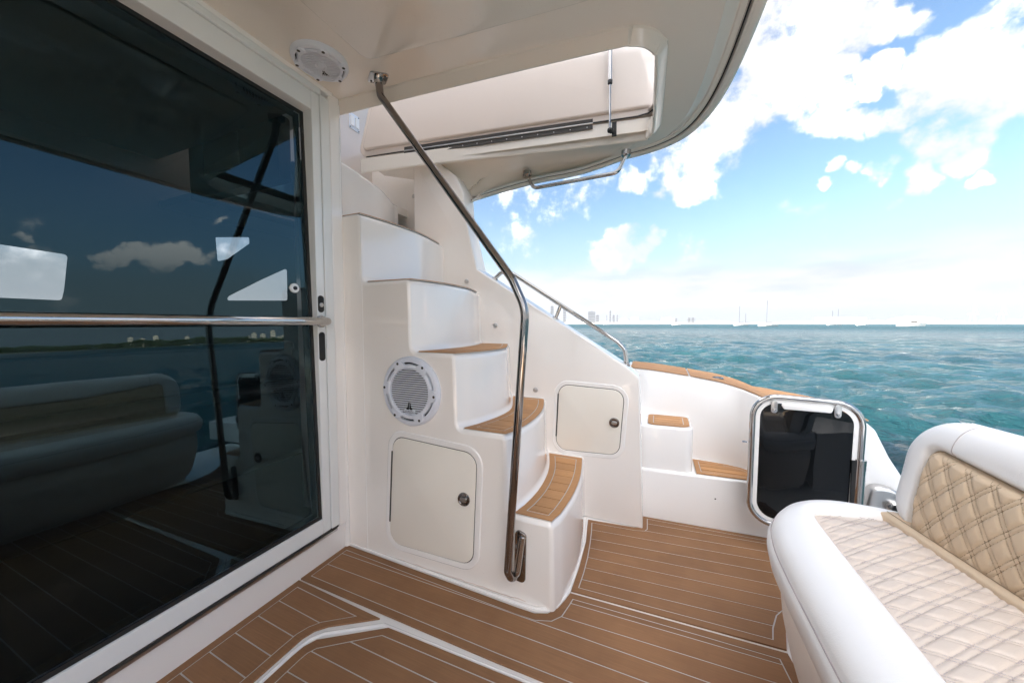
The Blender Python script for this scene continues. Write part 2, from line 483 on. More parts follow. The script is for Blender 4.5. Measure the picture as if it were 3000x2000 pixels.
def smoothpath(pts, n=6):
    """Catmull-Rom through 2-D/3-D points"""
    P = [Vector(p) for p in pts]; out = []
    for i in range(len(P) - 1):
        p0 = P[max(i - 1, 0)]; p1 = P[i]; p2 = P[i + 1]; p3 = P[min(i + 2, len(P) - 1)]
        for k in range(n):
            t_ = k / n
            out.append(.5 * ((2 * p1) + (p2 - p0) * t_ + (2 * p0 - 5 * p1 + 4 * p2 - p3) * t_ ** 2 + (3 * p1 - p0 - 3 * p2 + p3) * t_ ** 3))
    out.append(P[-1]); return out

# planked teak panel: outer polygon, border width, plank joints as lines through (x,y) pairs
GAP = .0043
def panel(outer, border, lines, parent, name='plank', z=0., h=.006, m=None, mp=None, inner=None, groove=False):
    m = m or M['teak']; mp = mp or m
    if area2(outer) < 0:
        outer = outer[::-1]
        if inner: inner = inner[::-1]
    inn = inner or offset2(outer, border)
    v, f = prism(offset2(outer, .0008), z - h + .0004, z - (.0030 if groove else .0014)); link('caulk' if not groove else 'pad_base', v, f, M['groove' if groove else 'caulk'], parent, None)
    v, f = ringprism(outer, inn, z - h, z); fixn(link('border_plank' if name == 'plank' else name + '_border', v, f, m, parent, None))
    reg = offset2(inn, GAP)
    if groove:
        v, f = ringprism(offset2(inn, .0003), offset2(inn, GAP - .0006), z - h + .0003, z - .0006); fixn(link('caulk_line', v, f, M['caulk'], parent, None))
    ls = sorted(lines, key=lambda L: L[0][1] + L[1][1])
    bounds = [None] + ls + [None]
    for a, b in zip(bounds, bounds[1:]):
        p = reg
        if a:
            A = Vector(a[0]); D = (Vector(a[1]) - A).normalized(); n = Vector((-D.y, D.x)); n = n if n.y > 0 else -n
            p = clip2(p, A + n * GAP / 2, n)
        if b and len(p) > 2:
            A = Vector(b[0]); D = (Vector(b[1]) - A).normalized(); n = Vector((D.y, -D.x)); n = n if n.y < 0 else -n
            p = clip2(p, A + n * GAP / 2, n)
        q = []
        for s in p:
            if not q or (Vector(s) - Vector(q[-1])).length > 1e-5: q.append(s)
        if len(q) < 3 or abs(area2(q)) < 1e-4: continue
        v, f = prism(q, z - h, z + random.uniform(-.0003, .0003)); link(name, v, f, mp, parent, None)

random.seed(4)
# ================================================================== SETTING
# ---- sea: wave mesh, log-spaced rings
ZW = -1.0
def sea():
    rs = [2.2]
    while rs[-1] < 4150: rs.append(rs[-1] * 1.0155 + .02)
    rs = np.array(rs); na = 900
    th = np.linspace(0, 2 * math.pi, na, endpoint=False)
    R, T = np.meshgrid(rs, th, indexing='ij')
    X = R * np.sin(T); Y = R * np.cos(T)
    rng = np.random.RandomState(3)
    Hh = np.zeros_like(X)
    cell = np.maximum(R * 2 * math.pi / na, R * .0155)
    for i in range(100):
        lam = 10 ** rng.uniform(math.log10(.35), math.log10(7)); a = .0098 * lam ** .75
        ang = rng.normal(math.radians(215), .75); kx = math.sin(ang) * 2 * math.pi / lam; ky = math.cos(ang) * 2 * math.pi / lam
        ph = rng.uniform(0, 6.28)
        fade = np.clip((lam / cell - 2.5) / 3, 0, 1)
        s = np.sin(X * kx + Y * ky + ph)
        Hh += a * fade * (1 - 2 * np.abs(s) ** 1.0 * .55 + s * .35) * np.exp(-R / 900)
    # one larger swell passing the stern quarter
    d_ = ray(2860, 1235); q_ = (ZW - EYE) / d_.z; sx, sy = d_.x * q_, d_.y * q_
    ux, uy = RT.x, RT.y; a_ = (X - sx) * ux + (Y - sy) * uy; b_ = -(X - sx) * uy + (Y - sy) * ux
    Hh += .20 * np.exp(-(a_ / 1.5) ** 2) * np.exp(-((b_ + .12 * a_ ** 2 * .3) / .55) ** 2)
    near = np.clip((R - 2.2) / 2.5, .3, 1)
    Zz = ZW + (Hh - Hh[R < 50].mean()) * near
    v = np.stack([X, Y, Zz], -1).reshape(-1, 3)
    nr = len(rs)
    i = np.arange(nr - 1)[:, None] * na; k = np.arange(na)[None, :]; k2 = (k + 1) % na
    q = np.stack([i + k, i + na + k, i + na + k2, i + k2], -1).reshape(-1, 4)
    me = bpy.data.meshes.new('sea')
    me.vertices.add(len(v)); me.vertices.foreach_set('co', v.ravel())
    me.loops.add(q.size); me.loops.foreach_set('vertex_index', q.ravel().astype(np.int32))
    me.polygons.add(len(q)); me.polygons.foreach_set('loop_start', np.arange(len(q)) * 4); me.polygons.foreach_set('loop_total', np.full(len(q), 4))
    me.polygons.foreach_set('use_smooth', np.ones(len(q), bool))
    me.update(calc_edges=True); me.materials.append(M['water'])
    if me.polygons[0].normal.z < 0: me.flip_normals()
    o = bpy.data.objects.new('sea', me); C.objects.link(o); struct(o)
sea()

# ---- cockpit floor and its teak panels
floor = MB()
floor.box((-1.345, -1.9, -.08), (1.2, 1.99, -.0065))
floor = struct(floor.build('floor', M['gelcoat_white'], None, None))
fx = lambda pts: [tuple(p) for p in pts]
A_out = [(-1.335, .9145), (-.44, .9125), (-.20, .916), (.30, .924), (.47, .93), (.425, 1.19), (.41, 1.297), (.16, 1.287), (-.290, 1.270),
         (-.300, 1.225), (-.315, 1.18), (-.340, 1.145), (-.385, 1.127), (-.45, 1.126), (-1.335, 1.146)]
A_in = [(-1.307, .9395), (-.44, .9365), (-.20, .940), (.30, .948), (.435, .953), (.392, 1.19), (.383, 1.268), (.155, 1.2625), (-.272, 1.247),
        (-.278, 1.215), (-.292, 1.155), (-.320, 1.122), (-.375, 1.103), (-.45, 1.101), (-1.307, 1.121)]
# the border is cut by the plank joints at these lines
yl = lambda y, s=.035: [(-1.31, y - .0), (-.45, y), (.4, y + s)]
panel(A_out, .026, [[(-1.3, 1.018), (.3, 1.031)], [(-1.3, 1.094), (.3, 1.099)], [(-.3, 1.1515), (.3, 1.172)], [(-.3, 1.222), (.3, 1.244)]], floor, inner=A_in)
B_out = [(-.294, 1.284), (.16, 1.301), (.412, 1.312), (.432, 1.39), (.46, 1.46), (.60, 1.62), (.66, 1.97), (.536, 1.985), (.20, 1.964), (-.049, 1.950),
         (-.050, 1.86), (-.056, 1.835), (-.085, 1.823), (-.322, 1.803), (-.310, 1.70), (-.300, 1.60), (-.295, 1.50), (-.293, 1.40)]
B_in = [(-.264, 1.308), (.16, 1.327), (.384, 1.336), (.398, 1.39), (.426, 1.457), (.57, 1.64), (.63, 1.945), (.536, 1.961), (.20, 1.945), (-.022, 1.935),
        (-.020, 1.835), (-.030, 1.815), (-.075, 1.801), (-.292, 1.784), (-.280, 1.70), (-.270, 1.60), (-.263, 1.50), (-.261, 1.40)]
panel(B_out, .03, [[(-.26, a), (.5, b)] for a, b in ((1.360, 1.408), (1.433, 1.482), (1.504, 1.558), (1.573, 1.634), (1.644, 1.712), (1.721, 1.790), (1.795, 1.862), (1.866, 1.93))], floor, inner=B_in)
C_out = [(-1.33, .905), (-.888, .8935), (-1.03, .800), (-1.058, .770), (-1.070, .735), (-1.071, .69), (-1.071, -1.7), (-1.33, -1.7)][::-1]
C_in = [(-1.302, .880), (-.968, .869), (-1.065, .800), (-1.088, .770), (-1.100, .735), (-1.101, .69), (-1.101, -1.67), (-1.302, -1.67)][::-1]
panel(C_out, .028, [[(-1.3, .805 - .0732 * k), (-1.06, .797 - .0728 * k)] for k in range(33)], floor, inner=C_in)
D_out = [(-.832, .8755), (-.33, .887), (.46, .905), (.50, -1.7), (-1.040, -1.7), (-1.040, .68), (-1.037, .715), (-1.020, .748)]
D_in = [(-.832, .847), (-.33, .858), (.42, .876), (.46, -1.67), (-1.010, -1.67), (-1.010, .68), (-1.007, .705), (-.995, .728)]
panel(D_out, .03, [[(-.92, .786 - .0725 * k), (.4, .794 - .0725 * k)] for k in range(33)], floor, inner=D_in)
# hatch gutter: raised ribs of gelcoat beside the centre hatch
path = [(-1.0555, -1.7), (-1.0555, .70), (-1.048, .745), (-1.022, .778), (-.86, .8835), (-.33, .897), (.46, .915)]
v, f = tube([(x, y, -.0068) for x, y in path], .006, 8); link('gutter_rib', v, f, M['gelcoat_white'], floor)

# ================================================================== STAIRCASE
YF, YB = 1.155, 1.83
stair = thing('staircase', 'white moulded staircase with curved teak treads rising beside the dark glass door', 'staircase', (-.8, 1.4, 0))
ZT = [.33, .63, .93, 1.235, 1.54, 1.84]
edge = [
 [(1.155, -.318), (1.25, -.300), (1.42, -.290), (1.6, -.300), (1.83, -.338)],
 [(1.155, -.500), (1.25, -.478), (1.40, -.468), (1.6, -.490), (1.83, -.558)],
 [(1.155, -.722), (1.25, -.685), (1.40, -.655), (1.55, -.668), (1.83, -.780)],
 [(1.155, -.940), (1.25, -.912), (1.40, -.892), (1.6, -.905), (1.83, -.975)],
 [(1.155, -1.212), (1.3, -1.190), (1.45, -1.178), (1.6, -1.185), (1.83, -1.232)],
 [(1.155, -1.395), (1.3, -1.415), (1.45, -1.45), (1.6, -1.49), (1.83, -1.60)]]
def sm(pts, y):
    P = smoothpath(pts, 8); return interp([(p[0], p[1]) for p in P], y)
def stair_profile(y):
    pts = [(sm(edge[0], y), -.005)]; rad = [0]
    for k in range(6):
        x = sm(edge[k], y); z = ZT[k]
        pts.append((x - .006, z)); rad.append(.027)
        if k < 5: pts.append((sm(edge[k + 1], y), z)); rad.append(.030)
    pts.append((-1.64, ZT[5])); rad.append(0)
    return fillet2(pts, rad, 5, closed=False)
def inset_profile(pr, d):
    out = []
    for i, p in enumerate(pr):
        a = Vector(pr[max(i - 1, 0)]); b = Vector(pr[min(i + 1, len(pr) - 1)]); tn = (b - a).normalized()
        n = Vector((-tn.y, tn.x))       # walking up and forward, the solid is on the left
        out.append((p[0] + n.x * d, p[1] + n.y * d))
    return out
RB = .018; rings = []
base = stair_profile(YF)
for k in range(5):
    a = math.pi / 2 * k / 4
    pr = inset_profile(base, RB * (1 - math.sin(a)))
    yy = YF + RB * (1 - math.cos(a)) 
    rings.append([(x, yy, z) for x, z in pr])
ys = [YF + RB + (YB + .02 - YF - RB) * k / 22 for k in range(1, 23)]
for y in ys: rings.append([(x, y, z) for x, z in stair_profile(y)])
v, f = loft(rings)
# near face
pl = [(p[0], p[2]) for p in rings[0]] + [(-1.64, -.005)]
n0 = len(v); v = list(v) + [(x, YF, z) for x, z in pl]
f.append(tuple(n0 + i for i in range(len(pl))))
o = fixn(link('stair_body', v, f, M['gelcoat'], stair, 40))
# base flange
fl = [(-1.34, 1.160), (-1.34, 1.149), (-.45, 1.129), (-.385, 1.130), (-.338, 1.149), (-.312, 1.183), (-.297, 1.228), (-.286, 1.27), (-.283, 1.42), (-.289, 1.6), (-.312, 1.80), (-.335, 1.81), (-.40, 1.6), (-.40, 1.3)]
v, f = prism(fl, -.006, .006); link('base_flange', v, f, M['gelcoat_white'], stair, None)
v, f = tube([(x, y, .006) for x, y in [(-1.34, 1.153), (-.45, 1.140), (-.385, 1.143), (-.345, 1.160), (-.318, 1.19), (-.302, 1.23), (-.290, 1.30), (-.287, 1.42), (-.292, 1.6), (-.318, 1.80)]], .005, 8)
link('flange_bead', v, f, M['gelcoat_white'], stair)
v, f = tube([(-1.33 + .02 * k, 1.1535, .008 + random.uniform(-.002, .004)) for k in range(46)], .0011, 6); link('sealant_line', v, f, M['grime'], stair)
# teak step pads
def pad(k, yl_, x_in=.018, narrow=None):
    z = ZT[k] + .0055
    ys = [YF + .014 + (1.792 - YF - .014) * i / 10 for i in range(11)]
    right = [(sm(edge[k], y) - .016, y) for y in ys]
    left = [(sm(edge[k + 1], y) + .018, y) for y in ys]
    right[0] = (right[0][0] - .004, right[0][1])
    outer = right + left[::-1]
    ri = [(sm(edge[k], y) - .044, y) for y in [YF + .040 + (1.765 - YF - .040) * i / 10 for i in range(11)]]
    li = [(sm(edge[k + 1], y) + .046, y) for y in [YF + .040 + (1.765 - YF - .040) * i / 10 for i in range(11)]]
    inner = ri + li[::-1]
    v, f = prism(offset2(outer, -.003), z - .006, z - .004); o = link('step_pad', v, f, M['caulk'], stair, None)
    panel(outer, .028, yl_, o, 'slat', z, .004, M['teak_light'], inner=inner, groove=True)
for k in range(5):
    pad(k, [[(-1.6, 1.155 + .0735 * j + (.012 if j else .052)), (-.3, 1.155 + .0735 * j + (.018 if j else .052))] for j in range(0, 9)])
# screw caps / snaps on risers
def snap(x, y, z, ax, parent=None, r=.0145):
    if parent is None:
        s = thing('snap_stud', '', 'snap stud', (x, y, z))
    v, f = lathe([(r, 0), (r, .003), (r * .8, .0055), (r * .55, .0055), (r * .5, .003), (.0005, .003)], (x, y, z), ax, 18)
    fixn(link('washer', v, f, M['steel_brushed'], parent or s))
    v, f = lathe([(r * .42, .003), (r * .42, .0065), (r * .2, .0085), (.0004, .0088)], (x, y, z), ax, 12)
    fixn(link('stud', v, f, M['steel_brushed'], parent or s))
    return None if parent else s

# ---- locker doors (rounded panel, proud rim, latch)
def latch(parent, cx, y, cz, r=.027):
    v, f = lathe([(r, 0), (r, .004), (r * .93, .007), (r * .80, .0075), (r * .72, .005), (r * .68, .003), (.001, .0028)], (cx, y, cz), (0, -1, 0), 28)
    o = fixn(link('latch', v, f, M['steel_dark'], parent))
    poly = fillet2([(-.55 * r, -.33 * r), (.55 * r, -.33 * r), (.55 * r, .33 * r), (-.55 * r, .33 * r)], r * .3, 5)
    v, f = prism(poly, 0, .005, lambda u, w, h: (cx + u, y - .003 - h, cz + w), .0015); fixn(link('latch_handle', v, f, M['steel_brushed'], o))
def locker(quad, y, rc, latch_at, parent, rim=.030, rr=.027):
    my = lambda h: (lambda u, w, z: (u, y - z, w))
    q = fillet2(quad, rc, 6)
    if area2(q) < 0: q = q[::-1]
    # rim ring proud of the wall
    out = offset2(q, -rim); rn = []
    for d, h in ((-rim, .0), (-rim + .004, .0035), (-.006, .0045), (-.0035, .0035), (-.0030, .0005)): rn.append([(a, y - h, b) for a, b in offset2(q, d)])
    v, f = loft(rn, True); fixn(link('door_rim', v, f, M['gelcoat_white'], parent, 25))
    v, f = prism(offset2(q, -.0035), 0, .001, lambda u, w, z: (u, y - z, w)); link('door_gap_shade', v, f, M['dark_gap'], parent, None)  # thin dark sheet painting the shade of the recess round the door
    v, f = prism(q, .0015, .0055, lambda u, w, z: (u, y - z, w), .0018); d = fixn(link('locker_door', v, f, M['cream'], parent, 35))
    # hinge on the left edge
    pts = sorted(quad, key=lambda p: p[0])[:2]; a, b = sorted(pts, key=lambda p: p[1])
    L = Vector(b) - Vector(a)
    p0 = Vector(a) + L * .2; p1 = Vector(a) + L * .86
    v, f = tube([(p0.x - .002, y - .005, p0.y), (p1.x - .002, y - .005, p1.y)], .0040, 8); link('hinge', v, f, M['dark_gap'], d)
    latch(d, latch_at[0], y - .0055, latch_at[1], rr)
locker([(-1.075, .078), (-.655, .087), (-.633, .540), (-1.045, .562)], YF, .055, (-.690, .352), stair)
# extra joint line left of the locker (moulded seam)
v, f = prism(rect(-1.2135, .0, -1.2105, 1.53), 0, .0012, lambda u, w, z: (u, YF - z, w)); link('seam', v, f, M['gelcoat_white'], stair, None)

# ================================================================== SIDE WALL outboard of the stairs
wall = thing('side_wall', 'cream side wall with sloping top edge and a small square locker behind the stairs', 'wall', (-.6, 1.89, 0))
wp = [(-.040, -.005), (-.070, .776), (-.137, .834), (-.999, 1.378), (-1.078, 1.70), (-1.088, 1.84), (-1.14, 1.95), (-1.25, 2.04), (-1.458, 2.10), (-1.458, -.005)]
wq = fillet2(wp, [0, .03, .02, .012, .01, .0, 0, 0, .01, 0], 4)
v, f = prism(wq, .12, 0., lambda u, w, z: (u, YB + z, w), .010)
fixn(link('wall_panel', v, f, M['gelcoat'], wall, 40))
b = MB(); b.box((-2.4, 1.96, .9), (-1.30, 2.02, 2.30)); b.build('recessed_panel', M['gelcoat'], wall, None)
b = MB(); b.box((-2.4, 1.851, 1.79), (-1.615, 1.959, 1.838)); b.box((-2.4, 1.16, 1.79), (-1.639, 1.850, 1.8395)); b.build('inner_ledge', M['gelcoat'], wall, None)
locker([(-.500, .352), (-.164, .366), (-.141, .705), (-.484, .716)], YB, .055, (-.188, .535), wall, .026, .026)
for (x, z), lb in zip([(-.623, .674), (-.875, 1.04), (-1.069, 1.308)], ['small round snap stud beside the handrail, above the second teak tread', 'small round snap stud on the wall level with the third teak tread', 'small round snap stud high on the wall near the sloping edge']):
    s = snap(x, YB - .0, z, (0, -1, 0)); s['label'] = lb
s = snap(-1.56, 1.96, 1.93, (0, -1, 0)); s['label'] = 'small round snap stud on the shaded wall under the open ceiling hatch'

# ================================================================== BULKHEAD + SALON DOOR
XD = -1.33
wallb = MB()
wallb.box((-1.42, -2.05, -.02), (-1.331, 1.160, .118))              # sill
wallb.box((-1.46, 1.100, .118), (-1.322, 1.1555, 2.05))             # jamb beside the stairs
wallb.box((-1.46, -2.05, .118), (-1.36, -.62, 2.05))                # the rest of the bulkhead
wallb.box((-1.46, -.62, 2.032), (-1.316, 1.12, 2.055))              # head
wallo = struct(wallb.build('wall', M['gelcoat_white'], None, None))
bv = wallo.modifiers.new('bevel', 'BEVEL'); bv.width = .006; bv.segments = 2
# rounded corner column between jamb and stairs
v, f = tube([(-1.332, 1.148, -.005), (-1.335, 1.150, 2.02)], .014, 14); link('corner_bead', v, f, M['gelcoat_white'], wallo)
door = thing('sliding_door', 'dark tinted glass sliding door in a white aluminium frame with chrome pull bar', 'door', (XD, .4, .13))
fr_ = MB()
yl0, yl1 = -.60, 1.055
g0, g1, gz0, gz1 = -.52, 1.018, .197, 1.930
TX = lambda z: -1.333 - .0245 * (z - gz0)
fr_.box((-1.392, g1, .132), (-1.322, yl1, 2.005)); fr_.box((-1.392, yl0, .132), (-1.322, g0, 2.005))
fr_.box((-1.392, g0, .132), (-1.322, g1, gz0)); fr_.box((-1.392, g0, gz1), (-1.322, g1, 2.005))
o = fr_.build('door_frame', M['frame_white'], door, None); bv = o.modifiers.new('bevel', 'BEVEL'); bv.width = .003; bv.segments = 2
tr_ = MB(); tr_.box((-1.35, -.62, .1185), (-1.328, 1.098, .131)); tr_.build('door_track', M['dark_gap'], door, None)
tb = MB(); tb.box((-1.327, -.62, .112), (-1.318, 1.085, .122)); tb.build('track_lip', M['steel_brushed'], door, None)
jb = MB(); jb.box((-1.392, 1.058, .132), (-1.319, 1.0985, 2.012)); jb.box((-1.392, -.62, 2.0075), (-1.314, 1.0575, 2.031)); o = jb.build('outer_frame', M['frame_white'], door, None)
bv = o.modifiers.new('bevel', 'BEVEL'); bv.width = .003; bv.segments = 2
gk = [(g0, gz0), (g1, gz0), (g1, gz1), (g0, gz1)]
v, f = ringprism(gk, offset2(gk, .014), 0, .003, lambda u, w, z: (TX(w) + z, u, w)); fixn(link('gasket', v, f, M['black'], door, None))
v, f = prism(offset2(gk, .002), 0, .001, lambda u, w, z: (-1.337 + z, u, w))
gb = MB(); gb.add([(TX(gz0), g0, gz0), (TX(gz0), g1, gz0), (TX(gz1), g1, gz1), (TX(gz1), g0, gz1)], [(0, 1, 2, 3)]); gb.build('glass_pane', M['door_glass'], door, None)
# inner black border print of the glass
k2 = offset2(gk, .014)
v, f = ringprism(k2, offset2(k2, .024), 0, .002, lambda u, w, z: (TX(w) - .010 + z, u, w)); fixn(link('glass_border', v, f, M['black'], door, None))
# pull bar
pts = fillet3([(-1.322, 1.034, 1.060), (-1.272, 1.034, 1.060), (-1.268, .95, 1.060), (-1.262, -.45, 1.060), (-1.322, -.50, 1.06)], [0, .03, 0, .03, 0], 8)
v, f = tube(pts, .0165, 22); link('pull_bar', v, f, M['steel'], door)
v, f = lathe([(.026, 0), (.026, .004), (.02, .007), (.0165, .007)], (-1.322, 1.034, 1.060), (1, 0, 0), 24); link('bar_flange', v, f, M['steel'], door)
for zc, hh, nm in ((1.134, .036, 'lock_plate'), (.952, .062, 'finger_pull')):
    q = fillet2(rect(1.0215, zc - hh, 1.0495, zc + hh), .0135, 8)
    v, f = prism(q, 0, .0025, lambda u, w, z: (-1.322 + z, u, w), .001); o = fixn(link(nm, v, f, M['black'], door))
    if nm == 'lock_plate':
        v, f = lathe([(.009, 0), (.009, .004), (.006, .005), (.0004, .004)], (-1.3195, 1.0355, zc - .004), (1, 0, 0), 16); link('lock_cylinder', v, f, M['steel_brushed'], o)
v, f = lathe([(.019, 0), (.019, .006), (.015, .009), (.009, .009), (.008, .006), (.0005, .006)], (TX(1.194), .944, 1.194), (1, 0, 0), 24)
o = fixn(link('glass_lock', v, f, M['frame_white'], door))
v, f = lathe([(.0075, .006), (.0075, .011), (.0005, .011)], (TX(1.194), .944, 1.194), (1, 0, 0), 14); link('lock_core', v, f, M['black'], o)

# ---- salon seen through the tinted glass
def wallhole(name, outer, holes, mapf, m, parent=None):
    loops = [outer] + holes; vs = [p for l in loops for p in l]
    tri = tessellate_polygon([[Vector((*p, 0)) for p in l] for l in loops])
    return link(name, [mapf(*p) for p in vs], tri, m, parent, None)
salon = MB(); salon.box((-2.79, -2.0, .10), (-1.47, 1.95, .12))
salon = struct(salon.build('salon_floor', M['salon_dark'], None, None))
sc = MB(); sc.box((-2.79, -2.0, 2.02), (-1.47, 1.10, 2.04)); sc.box((-2.79, 1.10, 1.74), (-2.41, 1.95, 1.78)); struct(sc.build('salon_ceiling', M['salon_mid'], None, None))
sw = MB(); sw.box((-2.79, 1.95, .10), (-2.41, 1.97, 1.78)); sw.box((-2.79, -2.03, .10), (-1.47, -2.0, 2.04)); sw.box((-2.41, 1.10, 1.74), (-1.66, 1.16, 2.04)); sw.box((-2.41, 1.835, .1), (-1.66, 1.85, 1.78)); sw.box((-1.66, 1.17, .1), (-1.645, 1.85, 1.78)); struct(sw.build('salon_side_wall', M['salon_dark'], None, None))
w1 = fillet2([(.30, 1.225), (1.035, 1.22), (1.05, 1.30), (1.077, 1.556), (.30, 1.60)], .02, 3)
w2 = fillet2([(2.016, 1.665), (2.10, 1.70), (2.31, 1.90), (2.31, 1.966), (2.007, 1.896)], .01, 3)
w3 = fillet2([(2.076, 1.284), (2.697, 1.322), (2.705, 1.70), (2.415, 1.53), (2.10, 1.33)], .02, 3)
KS = 2.75 / 4
fwm = lambda a, b: (-2.75, a * KS, EYE + (b - EYE) * KS)
sf = struct(wallhole('salon_front_wall', rect(-2.9, -.33, 2.83, 2.9), [w1, w2, w3], fwm, M['salon_dark']))
# furniture silhouettes inside
sofa_in = MB(); sofa_in.box((-2.7, .2, .12), (-2.3, 1.8, .62)); sofa_in.box((-2.7, .2, .62), (-2.58, 1.8, .92))
o = sofa_in.build('salon_seat', M['salon_mid'], None, None); bv = o.modifiers.new('bevel', 'BEVEL'); bv.width = .04; bv.segments = 3
tag(o, 'dark upholstered bench seat inside the salon behind the tinted glass', 'seat')

# ================================================================== CEILING (roof overhang underside)
def resample(P, n):
    P = [Vector(p) for p in P]; L = [0]
    for a, b_ in zip(P, P[1:]): L.append(L[-1] + (b_ - a).length)
    out = []
    for k in range(n):
        s_ = L[-1] * k / (n - 1); j = max(i for i in range(len(L)) if L[i] <= s_ + 1e-9); j = min(j, len(P) - 2)
        q = (s_ - L[j]) / (L[j + 1] - L[j]) if L[j + 1] > L[j] else 0; out.append(P[j].lerp(P[j + 1], q))
    return out
ceil_pts_edge = [(.315, -2.3), (.3148, -.5), (.3145, .5)] + [tuple(p) for p in smoothpath([Vector(p) for p in [(.314, .80), (.3135, .96), (.312, 1.12), (.309, 1.28), (.303, 1.44), (.292, 1.60), (.274, 1.755), (.244, 1.90), (.198, 2.03), (.130, 2.135), (.035, 2.205), (-.08, 2.245), (-.18, 2.262)]], 4)]
ZC = 2.05
hole = [(-.17, 1.288), (-.105, 1.300), (-.058, 1.325), (-.028, 1.37), (-.018, 1.43), (-.030, 1.86), (-.040, 1.925), (-.065, 1.955), (-.115, 1.962)]
hole_near = [(-1.75, 1.188), (-1.36, 1.196), (-.70, 1.243)]
hole_far = [(-.70, 1.868), (-1.20, 1.775), (-1.75, 1.685)]
IN = .130
def edge_inset(d):
    P = [Vector(p) for p in ceil_pts_edge]; out = []
    for i, p in enumerate(P):
        tn = (P[min(i + 1, len(P) - 1)] - P[max(i - 1, 0)]).normalized(); n = Vector((-tn.y, tn.x)); out.append(tuple(p + n * d))
    return out
ei = edge_inset(IN)
OUT = .040        # width of the hole's drooping lip
hole_loop = hole_near + hole + hole_far          # runs near edge aft, round the aft end, far edge forward
hl = smoothpath(hole_loop, 5)
def hole_off(d):
    out = []
    for i, p in enumerate(hl):
        tn = (hl[min(i + 1, len(hl) - 1)] - hl[max(i - 1, 0)]).normalized(); n = Vector((tn.y, -tn.x)); out.append((p[0] + n.x * d, p[1] + n.y * d))
    return out
def zfar(x, y):     # the strip outboard of the hatch droops forward and outboard
    t_ = max(0., min(1., (y - 1.70) / .6)); s_ = max(0., min(1., (-.0 - x) / 1.1))
    return ZC - .25 * t_ ** 1.2 * s_
ho = hole_off(OUT)
# flat part: inboard of the hole and aft of it
i_far = next(i for i, p in enumerate(ho) if p[1] > 1.95)
YS_ = 1.12
def at_y(P, y):
    for a, c in zip(P, P[1:]):
        if a[1] <= y <= c[1]:
            q = (y - a[1]) / (c[1] - a[1]); return (a[0] + (c[0] - a[0]) * q, y)
xe = at_y(ei, YS_)
near_poly = [Vector(p) for p in [(-1.40, -2.3)] + list(ei) + [ho[i_far]] + [p for p in ho[:i_far][::-1] if p[0] > -1.40]] + [Vector((-1.40, 1.22))]
from mathutils.geometry import delaunay_2d_cdt
cv, ce, cf = delaunay_2d_cdt(near_poly, [(i, (i + 1) % len(near_poly)) for i in range(len(near_poly))], [], 1, 1e-6)[:3]
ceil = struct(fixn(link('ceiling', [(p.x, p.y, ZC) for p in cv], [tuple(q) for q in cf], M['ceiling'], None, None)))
# drooping outboard strip between the hatch and the outer edge
fe = [ei[-1], (-.45, 2.165), (-.72, 2.085), (-.95, 2.01), (-1.10, 1.955), (-1.30, 1.94), (-1.80, 1.94)]
fz = [ZC - .02, 2.000, 1.960, 1.905, 1.860, 1.96, 2.10]
hf = ho[i_far:]
NS = 40
outer3 = [Vector((*p, z)) for p, z in zip(fe, fz)]
o3 = resample(smoothpath(outer3, 6), NS); i3 = resample([Vector((p[0], p[1], ZC)) for p in hf], NS)
rings = []
for k in range(7):
    q = k / 6; rings.append([i3[j].lerp(o3[j], q) + Vector((0, 0, .018 * math.sin(math.pi * q) - .0)) for j in range(NS)])
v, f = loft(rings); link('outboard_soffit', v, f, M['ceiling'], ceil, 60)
# lip round the hatch opening
rn = []
for d, z in ((OUT, ZC), (OUT - .002, ZC - .008), (.014, ZC - .034), (.006, ZC - .041), (0, ZC - .040), (-.004, ZC - .034), (-.004, ZC + .045)):
    rn.append([(p[0], p[1], z + 0) for p in hole_off(d)])
v, f = loft(rn); fixn(link('hatch_lip', v, f, M['ceiling'], ceil, 25))
# closing surface above (top deck) with its hatch opening
top_poly = [(-1.46, -2.3)] + edge_inset(0.0) + [(-.75, 2.2), (-1.1, 2.05), (-1.46, 2.0)]
hh = [tuple(p) for p in hole_off(-.004)]
hh = [p for p in hh if p[0] > -1.44]
pl = [(-1.46, -2.3)] + edge_inset(.0) + [(-.75, 2.2), (-1.1, 2.03), (-1.46, 1.99)] + [(-1.46, hh[-1][1])] + hh[::-1] + [(-1.46, hh[0][1])]
tri = [tuple(range(len(pl)))]
fixn(link('top_deck', [(x, y, ZC + .10) for x, y in pl], tri, M['gelcoat_white'], ceil, None))
# moulded outer edge with rubber gasket
E0 = [Vector((*p, ZC)) for p in ceil_pts_edge[:-1]] + smoothpath([(*ceil_pts_edge[-1], ZC)] + [(p[0] - .0, p[1] + .0, z) for p, z in zip([(-.45, 2.22), (-.72, 2.14), (-.95, 2.06), (-1.08, 1.985), (-1.12, 1.93)], [1.985, 1.942, 1.885, 1.835, 1.80])], 5)
def eoff(d, dz):
    out = []
    for i, p in enumerate(E0):
        tn = (E0[min(i + 1, len(E0) - 1)] - E0[max(i - 1, 0)]); tn.z = 0; tn.normalize(); n = Vector((-tn.y, tn.x, 0)); q = p + n * d; out.append((q.x, q.y, q.z + dz))
    return out
prof = [(IN + .003, .001), (IN - .003, .0005), (IN - .010, .004), (.088, .021), (.080, .0235), (.076, .018), (.066, .015), (.058, .016), (.054, .022), (.046, .022), (.043, .010), (.034, .004), (.016, .003), (.005, .008), (0, .020), (0, .05), (.01, .085), (.04, .10), (.10, .10)]
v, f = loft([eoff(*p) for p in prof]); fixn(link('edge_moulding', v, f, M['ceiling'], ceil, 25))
v, f = tube([Vector(p) for p in eoff(.050, .019)], .0028, 8); link('gasket', v, f, M['black'], ceil)
